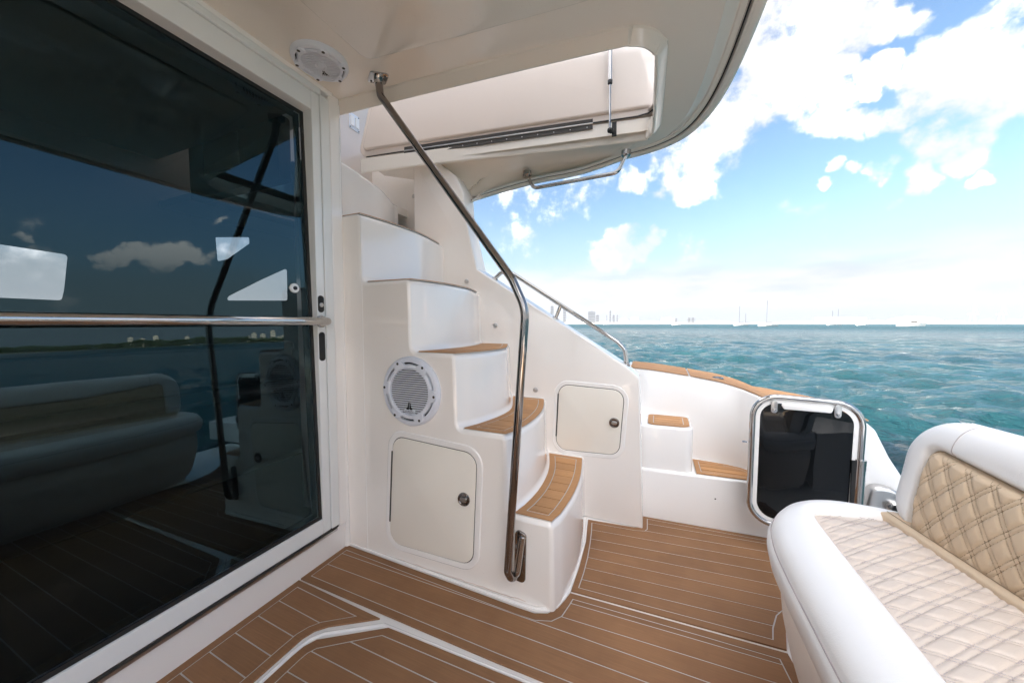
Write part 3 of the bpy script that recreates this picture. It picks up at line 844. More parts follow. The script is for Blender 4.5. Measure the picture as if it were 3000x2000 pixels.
# recessed centre panel
cp = fillet2([(-1.035, -1.6), (.10, -1.6), (.14, 1.128), (-.25, 1.108), (-.60, 1.075), (-1.030, 1.028)], [.05, .05, .05, 0, 0, .045], 6)
v, f = prism(cp, ZC + .001, ZC - .010, None, .008); fixn(link('ceiling_panel', v, f, M['ceiling'], ceil, 40))

# ---- forward well wall of the hatch with switch plate
b = MB(); b.box((-2.30, 1.10, 1.82), (-1.93, 2.3, 2.75)); o = b.build('wall', M['lid'], None, None); struct(o)
bv = o.modifiers.new('bevel', 'BEVEL'); bv.width = .03; bv.segments = 3
b = MB(); b.box((-1.93, 1.02, 2.056), (-1.40, 1.185, 2.70)); o = b.build('wall', M['gelcoat'], None, None); struct(o)
b = MB(); b.box((-2.6, .55, 2.16), (.22, 1.13, 3.25)); o = b.build('hatch_sun_blocker', M['gelcoat_white'], None, None)  # unseen block added to keep the sun off the open lid
tag(o, 'unseen white block added on the upper deck to shade the hatch lid', 'seat')
sp = thing('switch_plate', 'small white double switch plate on the wall inside the ceiling hatch', 'switch', (-1.928, 1.80, 2.42))
b = MB(); b.box((-1.93, 1.76, 2.37), (-1.925, 1.845, 2.475)); b.build('plate', M['speaker_white'], sp, None)
for yy in (1.782, 1.823):
    b = MB(); b.box((-1.925, yy - .013, 2.39), (-1.918, yy + .013, 2.455)); b.build('rocker', M['gelcoat_white'], sp, None)
for yy in (1.766, 1.839):
    for zz in (2.377, 2.468):
        v, f = lathe([(.004, 0), (.004, .002), (.0003, .002)], (-1.925, yy, zz), (1, 0, 0), 8); link('screw', v, f, M['dark_gap'], sp)

# ---- hatch lid standing open, hinge and gas strut
lid = thing('hatch_lid', 'open cream hatch lid standing upright above the stairs on a long dark hinge', 'hatch lid', (-.9, 1.86, 2.1))
HL = Vector((-1.70, 1.705, 2.110)); HR = Vector((-.01, 1.955, 2.120))
hd = (HR - HL).normalized(); hu = (Vector((0, .10, 1)) - hd * Vector((0, .10, 1)).dot(hd)).normalized(); hn = hu.cross(hd).normalized()   # towards inboard
if hn.y > 0: hn = -hn
Llen = (HR - HL).length
lm = lambda u, w, z: tuple(HL + hd * u + hu * w + hn * z)
outl = fillet2([(-.09, .005), (Llen + .05, .005), (Llen + .05, .72), (.06, .72)], [.06, .06, .05, .05], 6)
v, f = prism(outl, -.03, 0, lm, .008); fixn(link('lid_shell', v, f, M['lid'], lid, 35))
inl = offset2(outl, .035)
v, f = prism(inl, -.002, .018, lm, .012); fixn(link('inner_panel', v, f, M['lid'], lid, 35))
# hinge: two leaves + knuckle, screws
h0, h1 = .25, Llen - .325
for a, c in ((-.030, -.004), (.004, .026)):
    v, f = prism(rect(h0, a, h1, c), .001, .004, lm); link('hinge_leaf', v, f, M['dark_gap'], lid, None)
v, f = tube([lm(h0, 0, .005), lm(h1, 0, .005)], .0045, 10); link('hinge_knuckle', v, f, M['steel_brushed'], lid)
for k in range(13):
    u = h0 + .03 + (h1 - h0 - .06) * k / 12
    v, f = lathe([(.0035, 0), (.003, .0015), (.0003, .0018)], lm(u, -.018, .004), hn, 8); link('screw', v, f, M['steel_brushed'], lid)
v, f = tube([lm(h1, .002, .004), lm(Llen - .10, .002, .004), lm(Llen - .045, .012, .004), lm(Llen - .02, .03, .004)], .004, 8); link('seal', v, f, M['black'], lid)
v, f = tube([lm(-.02, -.002, .004), lm(h0, .0, .004)], .003, 8); link('seal', v, f, M['black'], lid)
# filler wall below the hinge
v, f = loft([[lm(-.05, -.006, -.002), lm(Llen, -.006, -.002)], [lm(-.05, -.075, -.004), lm(Llen, -.075, -.004)]]); 
o = link('hatch_coaming', v, f, M['ceiling'], ceil, None)
strut = thing('gas_strut', 'slim steel gas strut propping up the open hatch lid', 'gas strut', (-.24, 1.88, 2.06))
S0 = Vector((-.238, 1.868, 2.045)); S1 = Vector((-.245, 1.90, 2.52))
mid = S0.lerp(S1, .52)
v, f = tube([S0, mid], .005, 10); link('rod', v, f, M['steel'], strut)
v, f = tube([mid, S1], .010, 14); link('cylinder', v, f, M['steel'], strut)
v, f = tube([mid - Vector((0, 0, .004)), mid + Vector((0, 0, .012))], .012, 14); link('collar', v, f, M['black'], strut)
v, f = lathe([(.004, -.012), (.011, -.009), (.013, 0), (.011, .009), (.0004, .012)], S0, (1, 0, 0), 14); link('ball_joint', v, f, M['black'], strut)
b = MB(); b.box((-.228, 1.872, 2.015), (-.205, 1.880, 2.085)); b.box((-.238, 1.862, 2.03), (-.22, 1.874, 2.052)); b.build('bracket', M['black'], strut, None)

# ---- grab rail under the roof edge
gr = thing('grab_rail', 'short bent stainless grab rail under the outer edge of the roof', 'grab rail', (-.45, 2.0, 1.9))
G0 = Vector((-.745, 2.015, 1.962)); G1 = Vector((-.167, 2.010, 1.972))
pts = fillet3([G0, (-.70, 2.00, 1.868), (-.205, 1.985, 1.873), G1], [0, .05, .05, 0], 8)
v, f = tube(pts, .0105, 16); link('rail_tube', v, f, M['steel'], gr)
for g in (G0, G1):
    v, f = lathe([(.026, .02), (.026, -.004), (.022, -.008), (.011, -.009), (.0105, -.012)], g, (0, 0, 1), 24); link('flange', v, f, M['steel'], gr)

# ================================================================== STAIR HANDRAIL
hr = thing('stair_handrail', 'long bent stainless handrail from the ceiling down to the foot of the stairs', 'handrail', (-.475, 1.14, .2))
pts = fillet3([(-1.060, 1.120, 2.045), (-1.050, 1.118, 1.975), (-.462, 1.100, 1.205), (-.412, 1.100, 1.10), (-.478, 1.098, .150), (-.470, 1.112, .115), (-.462, 1.150, .112)], [0, .06, .16, .16, .03, .03, 0], 10)
v, f = tube(pts, .0148, 22); link('rail_tube', v, f, M['steel_dark'], hr)
q = fillet2([(-.060, -.000), (0, -.042), (.060, .0), (0, .042)], .012, 5)
v, f = prism([(-1.062 + a, 1.12 + b_) for a, b_ in q], ZC + .0, ZC - .005, None, .002); o = fixn(link('top_plate', v, f, M['steel'], hr))
for a in (-.036, .036):
    v, f = lathe([(.0045, .0), (.004, -.002), (.0004, -.0022)], (-1.062 + a, 1.12, ZC - .005), (0, 0, 1), 8); link('screw', v, f, M['dark_gap'], o)
v, f = tube([(-1.060, 1.12, ZC - .003), (-1.060, 1.12, ZC - .03)], .018, 18); link('top_socket', v, f, M['steel'], hr)
q = fillet2([(-.022, -.100), (.022, -.106), (.026, .085), (-.018, .10)], .017, 6)
v, f = prism([(-.452 + a, .185 + b_) for a, b_ in q], 0, .008, lambda u, w, z: (u, YF - z, w), .003); o = fixn(link('base_plate', v, f, M['steel_dark'], hr))
v, f = tube(fillet3([(-.462, 1.150, .112), (-.452, 1.125, .13), (-.440, 1.148, .26)], [0, .03, 0], 6), .012, 14); link('foot_bend', v, f, M['steel'], hr)

# ================================================================== SPEAKERS
def speaker(center, axis, upv, R, label, dome):
    """round white marine speaker: rim, grille bars, lugs, logo. R = outer radius"""
    c0 = Vector(center); ax = Vector(axis).normalized(); uv = (Vector(upv) - ax * Vector(upv).dot(ax)).normalized(); rv = uv.cross(ax).normalized()
    s = thing('speaker', label, 'speaker', center, None)
    P = lambda a, b_, h: tuple(c0 + rv * a + uv * b_ + ax * h)
    v, f = lathe([(R, 0), (R, .008), (R * .965, .015), (R * .90, .019), (R * .845, .019), (R * .848, .014), (R * .845, .006)], center, axis, 64, upv); link('rim', v, f, M['speaker_white'], s, 30)
    v, f = lathe([(R * .86, .0055), (R * .3, .005), (.001, .005)], center, axis, 48, upv); link('cone', v, f, M['speaker_dark'], s)
    Ri = R * .665
    v, f = lathe([(R * .79, .006), (R * .79, .016), (R * .775, .020), (Ri * 1.05, .023), (Ri, .021), (Ri, .012)], center, axis, 64, upv); link('inner_ring', v, f, M['speaker_white'], s, 30)
    n = 21 if not dome else 13
    pitch = 2 * Ri / n
    for k in range(n):
        b0 = -Ri + pitch * (k + .5); w = math.sqrt(max(Ri ** 2 - b0 ** 2, 1e-5)) 
        if w < .02: continue
        hw = pitch * (.27 if not dome else .25)
        q = [(-w, b0 - hw), (w, b0 - hw), (w, b0 + hw), (-w, b0 + hw)]
        v, f = prism(q, .012, .017, P, .0012); link('grille_bar', v, f, M['speaker_white'], s, None)
    # lower solid part of the grille behind the logo
    for k in range(6):
        a = math.radians(-5 + 60 * k + (0 if not dome else 10)); ca, sa = math.cos(a), math.sin(a)
        q = fillet2([(R * .70, -.030 * R / .145), (R * .86, -.022 * R / .145), (R * .925, -.012 * R / .145), (R * .925, .012 * R / .145), (R * .86, .022 * R / .145), (R * .70, .030 * R / .145)], .004, 3)
        v, f = prism([(x * ca - y * sa, x * sa + y * ca) for x, y in q], .012, .024, P, .002); o = fixn(link('lug', v, f, M['speaker_white'], s, 35))
        v, f = lathe([(.0058, .0), (.0058, .0012), (.0003, .0012)], P(R * .865 * ca, R * .865 * sa, .0235), axis, 10); link('screw', v, f, M['dark_gap'], o)
    # emblem: two mirrored bells and the letters beneath
    k = R / .145; yb = -Ri + .012 * k
    e = MB()
    for sg in (-1, 1):
        q = [(.0015, .030), (.0050, .030), (.0080, .012), (.0150, .004), (.0150, 0.0), (.0015, 0.0)]
        v, f = prism([(sg * x * k, yb + .010 * k + y * k) for x, y in q], .0175, .0185, P); e.add(v, f)
    e.build('logo', M['black'], s, None)
    cu = bpy.data.curves.new('logo_text', 'FONT'); cu.body = 'JL AUDIO'; cu.size = .0095 * k; cu.align_x = 'CENTER'; cu.extrude = .0002
    to = bpy.data.objects.new('logo_text', cu); C.objects.link(to); bpy.context.view_layer.update()
    dg = bpy.context.evaluated_depsgraph_get(); me = bpy.data.meshes.new_from_object(to.evaluated_get(dg)); bpy.data.objects.remove(to)
    tv = [P(p.co.x, yb + .001 * k + p.co.y, .0180 + p.co.z) for p in me.vertices]; tf = [tuple(p.vertices) for p in me.polygons]
    # small backing so that the letters sit on plastic
    w_ = .026 * k
    v, f = prism([(-w_, yb - .002 * k), (w_, yb - .002 * k), (w_, yb + .009 * k), (-w_, yb + .009 * k)], .012, .0175, P); link('logo_backing', v, f, M['speaker_white'], s, None)
    link('lettering', tv, tf, M['black'], s, None)
    if dome:
        v, f = lathe([(.030 * k, .012), (.030 * k, .022), (.026 * k, .024), (.020 * k, .020), (.017 * k, .022), (.008 * k, .026), (.0005, .027)], center, axis, 28, upv); link('tweeter', v, f, M['speaker_white'], s, 30)
    return s
speaker((-.944, YF, .766), (0, -1, 0), (0, 0, 1), .147, 'large round white speaker on the side of the staircase below the third tread', False)
speaker((-1.197, .965, ZC), (0, 0, -1), (.55, -.85, 0), .098, 'round white speaker with centre tweeter set in the ceiling above the glass door', True)

# ================================================================== COAMING + LINER + CAP + SIDE STEPS
co = thing('coaming', 'white cockpit coaming with moulded side steps and a teak cap rail against the sea', 'coaming', (.3, 2.1, 0))
liner = [(-.16, 2.235), (.05, 2.225), (.20, 2.215), (.32, 2.20), (.40, 2.18), (.455, 2.155), (.50, 2.115), (.53, 2.06), (.56, 2.03), (.62, 2.01), (.80, 2.00), (.95, 2.00)]
lp = smoothpath(liner, 4)
def capz(x): return interp([(-.2, .772), (-.1, .768), (.0, .762), (.2, .738), (.35, .716), (.45, .690), (.55, .655), (.75, .630), (.9, .606), (1.0, .40), (1.1, .30)], x)
WSL = lambda x: interp([(.30, 1.), (.45, 1.25), (.60, 1.55), (.80, 1.45)], x)
rings = [[(p[0], p[1], .255) for p in lp], [(p[0], p[1] + .02 * (1), capz(p[0]) - .018) for p in lp], [(p[0], p[1] + .024, capz(p[0]) - .006) for p in lp], [(p[0], p[1] + .034, capz(p[0])) for p in lp], [(p[0], p[1] + .04 + .275 * WSL(p[0]), capz(p[0]) + .009) for p in lp], [(p[0], p[1] + .04 + .33 * WSL(p[0]), capz(p[0]) - .06) for p in lp], [(p[0], p[1] + .04 + .38 * WSL(p[0]), -1.3) for p in lp]]
v, f = loft(rings); fixn(link('liner', v, f, M['gelcoat_white'], co, 40))
# bench front and the two steps
b0 = [(-.035, 1.952), (.20, 1.968), (.54, 1.99), (.80, 2.0), (.80, 2.26), (-.16, 2.26), (-.16, 1.952)]
v, f = prism(b0, -.01, .265, None, .012); fixn(link('bench', v, f, M['gelcoat_white'], co, 40))
s1 = fillet2([(-.035, 1.968), (.196, 1.985), (.196, 2.26), (-.16, 2.26), (-.16, 1.968)], [0, .045, 0, 0, 0], 8)
v, f = prism(s1, .255, .500, None, .012); fixn(link('step_block', v, f, M['gelcoat_white'], co, 40))
def spad(outer, z, lines, bw):
    v, f = prism(offset2(outer, -.004), z, z + .002); o = link('step_pad', v, f, M['caulk'], co, None)
    panel(outer, bw, lines, o, 'slat', z + .007, .005, M['teak_light'], groove=True)
p1 = fillet2([(-.028, 1.985), (.178, 1.998), (.182, 2.205), (-.028, 2.20)], [.032, .045, .032, .032], 6)
spad(p1, .500, [[(0, 2.09), (.2, 2.09)], [(0, 2.04), (.2, 2.04)], [(0, 2.14), (.2, 2.14)]], .026)
p2 = [(.214, 1.985), (.30, 1.990), (.43, 1.998), (.565, 2.008), (.52, 2.055), (.48, 2.115), (.44, 2.150), (.38, 2.170), (.30, 2.180), (.214, 2.185)]
spad(p2, .265, [[(.2, 2.04), (.6, 2.05)], [(.2, 2.09), (.6, 2.10)], [(.2, 2.14), (.6, 2.15)]], .022)
# teak cap rail in two lengths
WS = lambda x: interp([(.30, 1.), (.45, 1.25), (.60, 1.55), (.80, 1.45)], x)
def cap(x0, x1, name='cap_rail'):
    P = [p for p in lp if x0 <= p[0] <= x1]
    P = [Vector((x0, interp([(q[0], q[1]) for q in lp], x0)))] + P + [Vector((x1, interp([(q[0], q[1]) for q in lp], x1)))]
    bands = [(.036, .062), (.066, .112), (.116, .162), (.166, .212), (.216, .262), (.266, .300)]
    o = None
    for a, c in bands:
        rn = [[(p[0], p[1] + .036 + (a - .036) * WS(p[0]), capz(p[0]) + .001 + .04 * (a - .036)) for p in P], [(p[0], p[1] + .036 + (a - .036) * WS(p[0]), capz(p[0]) + .008 + .04 * (a - .036)) for p in P], [(p[0], p[1] + .036 + (c - .036) * WS(p[0]), capz(p[0]) + .008 + .04 * (c - .036)) for p in P], [(p[0], p[1] + .036 + (c - .036) * WS(p[0]), capz(p[0]) + .001 + .04 * (c - .036)) for p in P]]
        v, f = loft(rn); link('cap_plank', v, f, M['teak_light'], co, 40)
    rn = [[(p[0], p[1] + .03, capz(p[0]) + .004) for p in P], [(p[0], p[1] + .036 + .27 * WS(p[0]), capz(p[0]) + .015) for p in P]]
    v, f = loft(rn); fixn(link('cap_caulk', v, f, M['caulk'], co, 40))
cap(-.14, .186); cap(.196, .90)
v, f = lathe([(.035, 0), (.035, .004), (.028, .006), (.012, .006), (.0005, .009)], (.345, 2.34, capz(.35) + .010), (0, 0, 1), 24); o = link('deck_filler', v, f, M['steel'], co)
v, f = lathe([(.026, .0062), (.026, .0068), (.0005, .0068)], (.345, 2.34, capz(.35) + .010), (0, 0, 1), 20); link('filler_ring', v, f, M['black'], o)
# transom quarter beyond the gate
hp = [(.56, -.01), (1.6, -.01), (1.6, .18), (1.12, .20), (1.03, .345), (.965, .46), (.915, .575), (.875, .615), (.56, .62)]
v, f = prism(fillet2(hp, [0, 0, 0, .08, .05, .05, .06, .05, 0], 5), .30, 0, lambda u, w, z: (u, 2.00 + z, w), .018); fixn(link('quarter_panel', v, f, M['gelcoat_white'], co, 40))
for x, z in ((.075, .150), (.30, .155)):
    v, f = lathe([(.004, 0), (.004, .001), (.0003, .001)], (x, 1.957 + x * .06, z), (0, -1, 0), 8); link('screw_hole', v, f, M['dark_gap'], co)

# ---- outside deck rail over the sloping wall
dr = thing('deck_rail', 'slanting stainless rail on posts along the sloping wall top above the side deck', 'deck rail', (-.5, 1.9, 1.1))
RY = 1.905
pts = fillet3([(-.915, RY, 1.325), (-.870, RY, 1.362), (-.800, RY, 1.352), (-.185, RY, .952), (-.150, RY, .915), (-.138, RY, .842)], [0, .03, .05, .06, .04, 0], 6)
v, f = tube(pts, .0115, 16); link('rail_tube', v, f, M['steel'], dr)
v, f = tube([(-.528, RY, 1.085), (-.500, RY, 1.155)], .010, 14); link('post', v, f, M['steel'], dr)
for x, z in ((-.915, 1.325), (-.530, 1.082), (-.136, .838)):
    v, f = lathe([(.020, -.006), (.020, .004), (.013, .007), (.0115, .007)], (x, RY, z), (.45, 0, .85), 18); link('post_base', v, f, M['steel'], dr)

# ================================================================== GATE
gate = thing('transom_gate', 'open transom gate with smoked black panel in a rounded stainless tube frame', 'gate', (.6, 1.86, .13))
GY = 1.865
gq = [(.420, .125), (.800, .150), (.808, .712), (.422, .724)]
gl_ = fillet2(gq, [.10, .10, .095, .095], 10)
v, f = tube([(x, GY, z) for x, z in gl_], .0122, 18, closed=True); link('tube_frame', v, f, M['steel'], gate)
pq = offset2(gl_, .029); pq = pq if area2(pq) > 0 else pq[::-1]
v, f = prism(pq, -.004, .004, lambda u, w, z: (u, GY - z, w), .001); fixn(link('smoked_panel', v, f, M['acrylic'], gate, 35))
rq = offset2(gl_, .012)
v, f = ringprism(rq, offset2(gl_, .0278), -.002, .003, lambda u, w, z: (u, GY - z, w)); fixn(link('panel_edge', v, f, M['gelcoat_white'], gate, None))
q = fillet2([(.520, .695), (.710, .693), (.700, .668), (.535, .670)], .008, 4)
v, f = prism(q, .004, .012, lambda u, w, z: (u, GY - z, w), .003); fixn(link('cushion_strip', v, f, M['gelcoat_white'], gate))
for x in (.500, .722):
    q = fillet2(rect(x - .012, .650, x + .012, .705), .011, 6)
    v, f = prism(q, .006, .010, lambda u, w, z: (u, GY - z, w), .001); o = fixn(link('hanger_tab', v, f, M['steel_brushed'], gate))
    v, f = lathe([(.007, 0), (.006, .004), (.0004, .005)], (x, GY - .010, .664), (0, -1, 0), 12); link('rivet', v, f, M['steel'], o)
v, f = tube([(.806, GY, .48), (.803, GY, .285)], .0195, 16); link('hinge_barrel', v, f, M['steel'], gate)
v, f = tube([(.803, GY, .262), (.803, GY, .275)], .022, 16); link('hinge_collar', v, f, M['dark_gap'], gate)
b = MB(); b.box((.776, GY - .012, .29), (.790, GY + .008, .475)); b.build('hinge_leaf', M['black'], gate, None)
v, f = tube([(.405, GY, .50), (.385, GY, .50)], .004, 8); link('latch_pin', v, f, M['steel'], gate)

# ---- stainless hawse fitting aft of the gate
hz = thing('mooring_hawse', 'rounded stainless mooring fitting half hidden behind the seat back', 'hawse fitting', (.95, 1.98, .25))
q = fillet2([(.860, .16), (1.03, .16), (1.03, .20), (.985, .335), (.885, .345)], [.02, .02, .04, .06, .045], 6)
v, f = prism(q, 0, .045, lambda u, w, z: (u, 1.998 - z, w), .016); fixn(link('plate', v, f, M['steel_brushed'], hz))
v, f = lathe([(.030, 0), (.030, .02), (.024, .028), (.018, .024), (.016, .004), (.0005, .004)], (.960, 1.953, .262), (0, -1, 0), 24); fixn(link('eye', v, f, M['steel'], hz))
v, f = lathe([(.0165, .005), (.0004, .0052)], (.960, 1.953, .262), (0, -1, 0), 20); link('eye_bore', v, f, M['black'], hz)

# ================================================================== SOFA
sofa = thing('bench_sofa', 'white and beige quilted bench sofa curving along the aft side of the cockpit', 'sofa', (.6, .6, 0))
ZS = .462
plan = [(.305, -1.3), (.305, 0.), (.304, .8), (.306, 1.05), (.315, 1.16), (.338, 1.26), (.385, 1.355), (.455, 1.430), (.545, 1.468), (.64, 1.470), (.74, 1.445), (.86, 1.41)]
sp_ = resample([Vector((p[0], p[1])) for p in smoothpath([Vector((*p, 0)) for p in plan], 8)], 150)
def soff(d):
    out = []
    for i, p in enumerate(sp_):
        tn = (sp_[min(i + 1, len(sp_) - 1)] - sp_[max(i - 1, 0)]).normalized(); n = Vector((tn.y, -tn.x)); out.append((p.x + n.x * d, p.y + n.y * d))
    return out
inner_path = [(.456, -1.3), (.456, 0.), (.456, .8), (.456, 1.05)]
inner_c = smoothpath([Vector((*p, 0)) for p in [(.456, 1.05), (.457, 1.20), (.460, 1.285), (.472, 1.322), (.505, 1.338), (.58, 1.352), (.66, 1.368), (.75, 1.380), (.86, 1.385)]], 6)
kc = max(i for i, p in enumerate(sp_) if p.y < 1.05 and p.x < .4)
ipts = [Vector((.456, sp_[i].y)) for i in range(kc + 1)] + resample([Vector((p.x, p.y)) for p in inner_c], len(sp_) - kc - 1)
def sring(d, z):
    if d <= .05: return [(x, y, z) for x, y in soff(d)]
    q = (d - .05) / .100; A_ = soff(.05)
    return [(a[0] + (b_.x - a[0]) * q, a[1] + (b_.y - a[1]) * q, z) for a, b_ in zip(A_, ipts)]
def rings_of(prof): return [[(x, y, z) for x, y in soff(d)] for d, z in prof]
# seat cushion roll: from the crease below, round the nose, over the top to the quilting seam
roll = [(.075, .338), (.030, .338), (.012, .348), (.002, .368), (-.003, .392), (-.002, .412), (.004, .4235), (.0065, .4255), (.0075, .427), (.010, .4375), (.020, .452), (.038, .4645), (.065, .4725), (.095, .475), (.122, .4725), (.138, .468), (.146, .4620), (.150, .456), (.153, .445)]
v, f = loft([sring(d, z) for d, z in roll]); fixn(link('seat_bolster', v, f, M['vinyl_white'], sofa, 80))
v, f = tube([Vector((x, y, .4263)) for x, y in soff(.0065)], .0016, 6); link('piping', v, f, M['thread'], sofa)
basep = [(.115, -.006), (.115, .016), (.108, .024), (.094, .026), (.088, .034), (.070, .075), (.052, .14), (.040, .20), (.034, .26), (.036, .31), (.050, .335), (.09, .345)]
v, f = loft(rings_of(basep)); fixn(link('sofa_base', v, f, M['vinyl_base'], sofa, 60))
# quilted seat
QA, QB = .835, -.19; SP = .0535; GA, GB = .0120, .0078
def quilt_h(x, y, puff=.0058):
    h = 1.
    for s_, g, c in ((QA, GA, 1.171 - QA * .459), (QB, GB, 1.162 - QB * .458)):
        w = (y - s_ * x - c) / SP; w -= round(w); dd = abs(w) * SP / math.sqrt(1 + s_ * s_)
        gg = g / 2
        e1 = abs(dd - gg)
        h *= 1 - math.exp(-(e1 / .0032) ** 1.0) if dd > gg else .50 * (1 - (abs(dd) / gg) ** 2)
    return puff * h ** .8
ybk = lambda x: 1.325 + .20 * (1 - math.exp(-(x - .455) / .06)) * .42 + 0.  # far boundary of the quilting
x0q, x1q = .453, .800
xs = np.arange(x0q, x1q, .0023); ysq = np.concatenate([np.arange(-1.3, .56, .02), np.arange(.56, 1.43, .0023)])
inn = [(p.x, p.y) for p in ipts]
def far_y(x):
    c = [p for p in inn if p[1] > 1.0]; c = sorted(c, key=lambda p: p[0]); return interp(c, x)
FY = [far_y(x) for x in xs]
vv = []; ff = []; nx = len(xs)
for y in ysq:
    for i, x in enumerate(xs):
        lim = FY[i]; e = min(lim - y, x - (x0q + .003))
        yy = min(y, lim + .004)
        h = quilt_h(x, yy) if e > 0 else 0
        h *= max(0., min(1., e / .022)) ** .7 if e > 0 else 0
        crown = .006 * min(1, max(e, 0) / .09)
        vv.append((x, yy, .452 + h + crown))
for j in range(len(ysq) - 1):
    for i in range(nx - 1):
        if ysq[j] > FY[i] + .004 and ysq[j] > FY[i + 1] + .004: continue
        ff.append((j * nx + i, j * nx + i + 1, (j + 1) * nx + i + 1, (j + 1) * nx + i))
link('seat_quilting', vv, ff, M['quilt_seat'], sofa, 180)
def stitches(lines, hfun, P, m, parent, inside, step=.0072, ln=.0054, r=.00075):
    v = []; f = []
    for (a, b_) in lines:
        a = Vector(a); b_ = Vector(b_); L = (b_ - a).length
        if L < .01: continue
        d = (b_ - a) / L; n = Vector((-d.y, d.x)); s_ = 0
        while s_ < L - ln:
            p = a + d * s_; q = a + d * (s_ + ln); s_ += step
            if not (inside(p) and inside(q)): continue
            i0 = len(v)
            for w in (p, q):
                h = hfun(w.x, w.y)
                v += [P(w.x - n.x * r, w.y - n.y * r, h + .0006), P(w.x + n.x * r, w.y + n.y * r, h + .0006), P(w.x, w.y, h + .0008 + r * 1.2)]
            f += [(i0, i0 + 3, i0 + 5, i0 + 2), (i0 + 1, i0 + 2, i0 + 5, i0 + 4), (i0, i0 + 2, i0 + 1), (i0 + 3, i0 + 4, i0 + 5)]
    o = link('stitching', v, f, m, parent, None); o['kind'] = 'stuff'; return o
def quilt_lines(s_, g, c, xa, xb, ya, yb, sp=SP):
    out = []; k0 = int((ya - s_ * xb - c) / sp) - 3; k1 = int((yb - s_ * xa - c) / sp) + 3
    if s_ < 0: k0 = int((ya - s_ * xa - c) / sp) - 3; k1 = int((yb - s_ * xb - c) / sp) + 3
    for k in range(k0, k1 + 1):
        for sg in (-1, 1):
            cc = c + k * sp + sg * g / 2 * math.sqrt(1 + s_ * s_)
            out.append(((xa, s_ * xa + cc), (xb, s_ * xb + cc)))
    return out
ins = lambda p: x0q + .006 < p.x < x1q - .01 and .45 < p.y < interp([(xs[i], FY[i]) for i in range(0, nx, 8)], p.x) - .006
ql = quilt_lines(QA, GA, 1.171 - QA * .459, x0q, x1q, .4, 1.5) + quilt_lines(QB, GB, 1.162 - QB * .458, x0q, x1q, .4, 1.5)
stitches(ql, lambda x, y: quilt_h(x, y), lambda x, y, h: (x, y, .452 + h + .006 * min(1, max(x - x0q, 0) / .09)), M['thread'], sofa, ins)
# back cushion
bk = thing('back_cushion', 'tan quilted sofa back cushion with thick white rolled border', 'cushion', (.8, 1.2, .45))
B0 = Vector((.722, 1.425, .455)); bs = Vector((.150, -.988, 0)).normalized(); bt = Vector((.16, .035, .985)).normalized(); bn_ = bs.cross(bt).normalized(); B0 = B0 + bs * .085
if bn_.x > 0: bn_ = -bn_
BP = lambda s_, t_, w: tuple(B0 + bs * s_ + bt * t_ + bn_ * w)
LS = 2.4
# outline in (s,t) of the whole cushion
T1 = .330
def back_out(s_, t_):       # distance inside the outline
    # far end rounded
    cx_, cy_, rr = .05, T1 - .14, .14
    d = min(s_ + .09, T1 - t_)
    if s_ < cx_ and t_ > cy_: d = rr - math.hypot(s_ - cx_, t_ - cy_)
    cx2, cy2, r2 = .05, .07, .14
    if s_ < cx2 and t_ < cy2: d = min(d, r2 - math.hypot(s_ - cx2, (t_ - cy2) * 1.3))
    return d
QS, QT = .012, .246
def QTf(s_): return .202 + .044 * max(0., 1 - max(s_, 0) / .36)
def back_h(s_, t_):
    d = back_out(s_, t_)
    if d <= 0: return 0.
    R_ = .075; k = min(d / R_, 1); base = .060 * math.sqrt(max(0, 1 - (1 - k) ** 2))
    # seam valley at the quilt border
    QT_ = QTf(s_); dq = max(QS - s_, t_ - QT_) ; rc = .03
    if s_ < QS + rc and t_ > QT_ - rc: dq = math.hypot(min(s_ - QS - rc, 0), max(t_ - QT_ + rc, 0)) - rc
    val = .016 * math.exp(-(dq / .008) ** 2) 
    if dq < 0:
        base = .062 + .010 * math.sin(max(0, min(1, t_ / QT_)) * math.pi) * 1.0
        w = .0; h = 1.
        for ang, g, c_ in ((1.45, .0095, .262), (-1.55, .0095, .067)):
            q = (t_ - ang * s_ - c_) / (SPB * (math.sqrt(1 + ang * ang)) ); q -= round(q); dd = abs(q) * SPB
            e1 = abs(dd - g / 2)
            h *= (1 - math.exp(-(e1 / .0034) ** 1.0)) if dd > g / 2 else .48 * (1 - (dd / (g / 2)) ** 2)
        base += .0062 * h ** .8 * min(1, -dq / .02) - .004
    return base - val
SPB = .0466
ss = np.concatenate([np.arange(-.095, .55, .0026), np.arange(.55, LS, .03)]); ts = np.arange(-.03, T1 + .003, .0026)
vv = []; fw_ = []; fq = []; nt = len(ts)
H2 = {}
for i, s_ in enumerate(ss):
    for j, t_ in enumerate(ts):
        # pull outside points onto the outline
        s2, t2 = s_, t_; d = back_out(s2, t2)
        vv.append(BP(s2, t2, back_h(s2, t2) if d > 0 else -.012)); H2[i, j] = d
for i in range(len(ss) - 1):
    for j in range(nt - 1):
        if all(H2[a, b_] < -.002 for a in (i, i + 1) for b_ in (j, j + 1)): continue
        sm_ = (ss[i] + ss[i + 1]) / 2; tm = (ts[j] + ts[j + 1]) / 2
        rc = .03; QT_ = QTf(sm_); dq = max(QS - sm_, tm - QT_)
        if sm_ < QS + rc and tm > QT_ - rc: dq = math.hypot(min(sm_ - QS - rc, 0), max(tm - QT_ + rc, 0)) - rc
        (fq if dq < 0 else fw_).append((i * nt + j, (i + 1) * nt + j, (i + 1) * nt + j + 1, i * nt + j + 1))
def sub(vs, fs):
    used = sorted({i for q in fs for i in q}); mp_ = {a: i for i, a in enumerate(used)}
    return [vs[a] for a in used], [tuple(mp_[i] for i in q) for q in fs]
v, f = sub(vv, fw_); fixn(link('rolled_border', v, f, M['vinyl_white'], bk, 180))
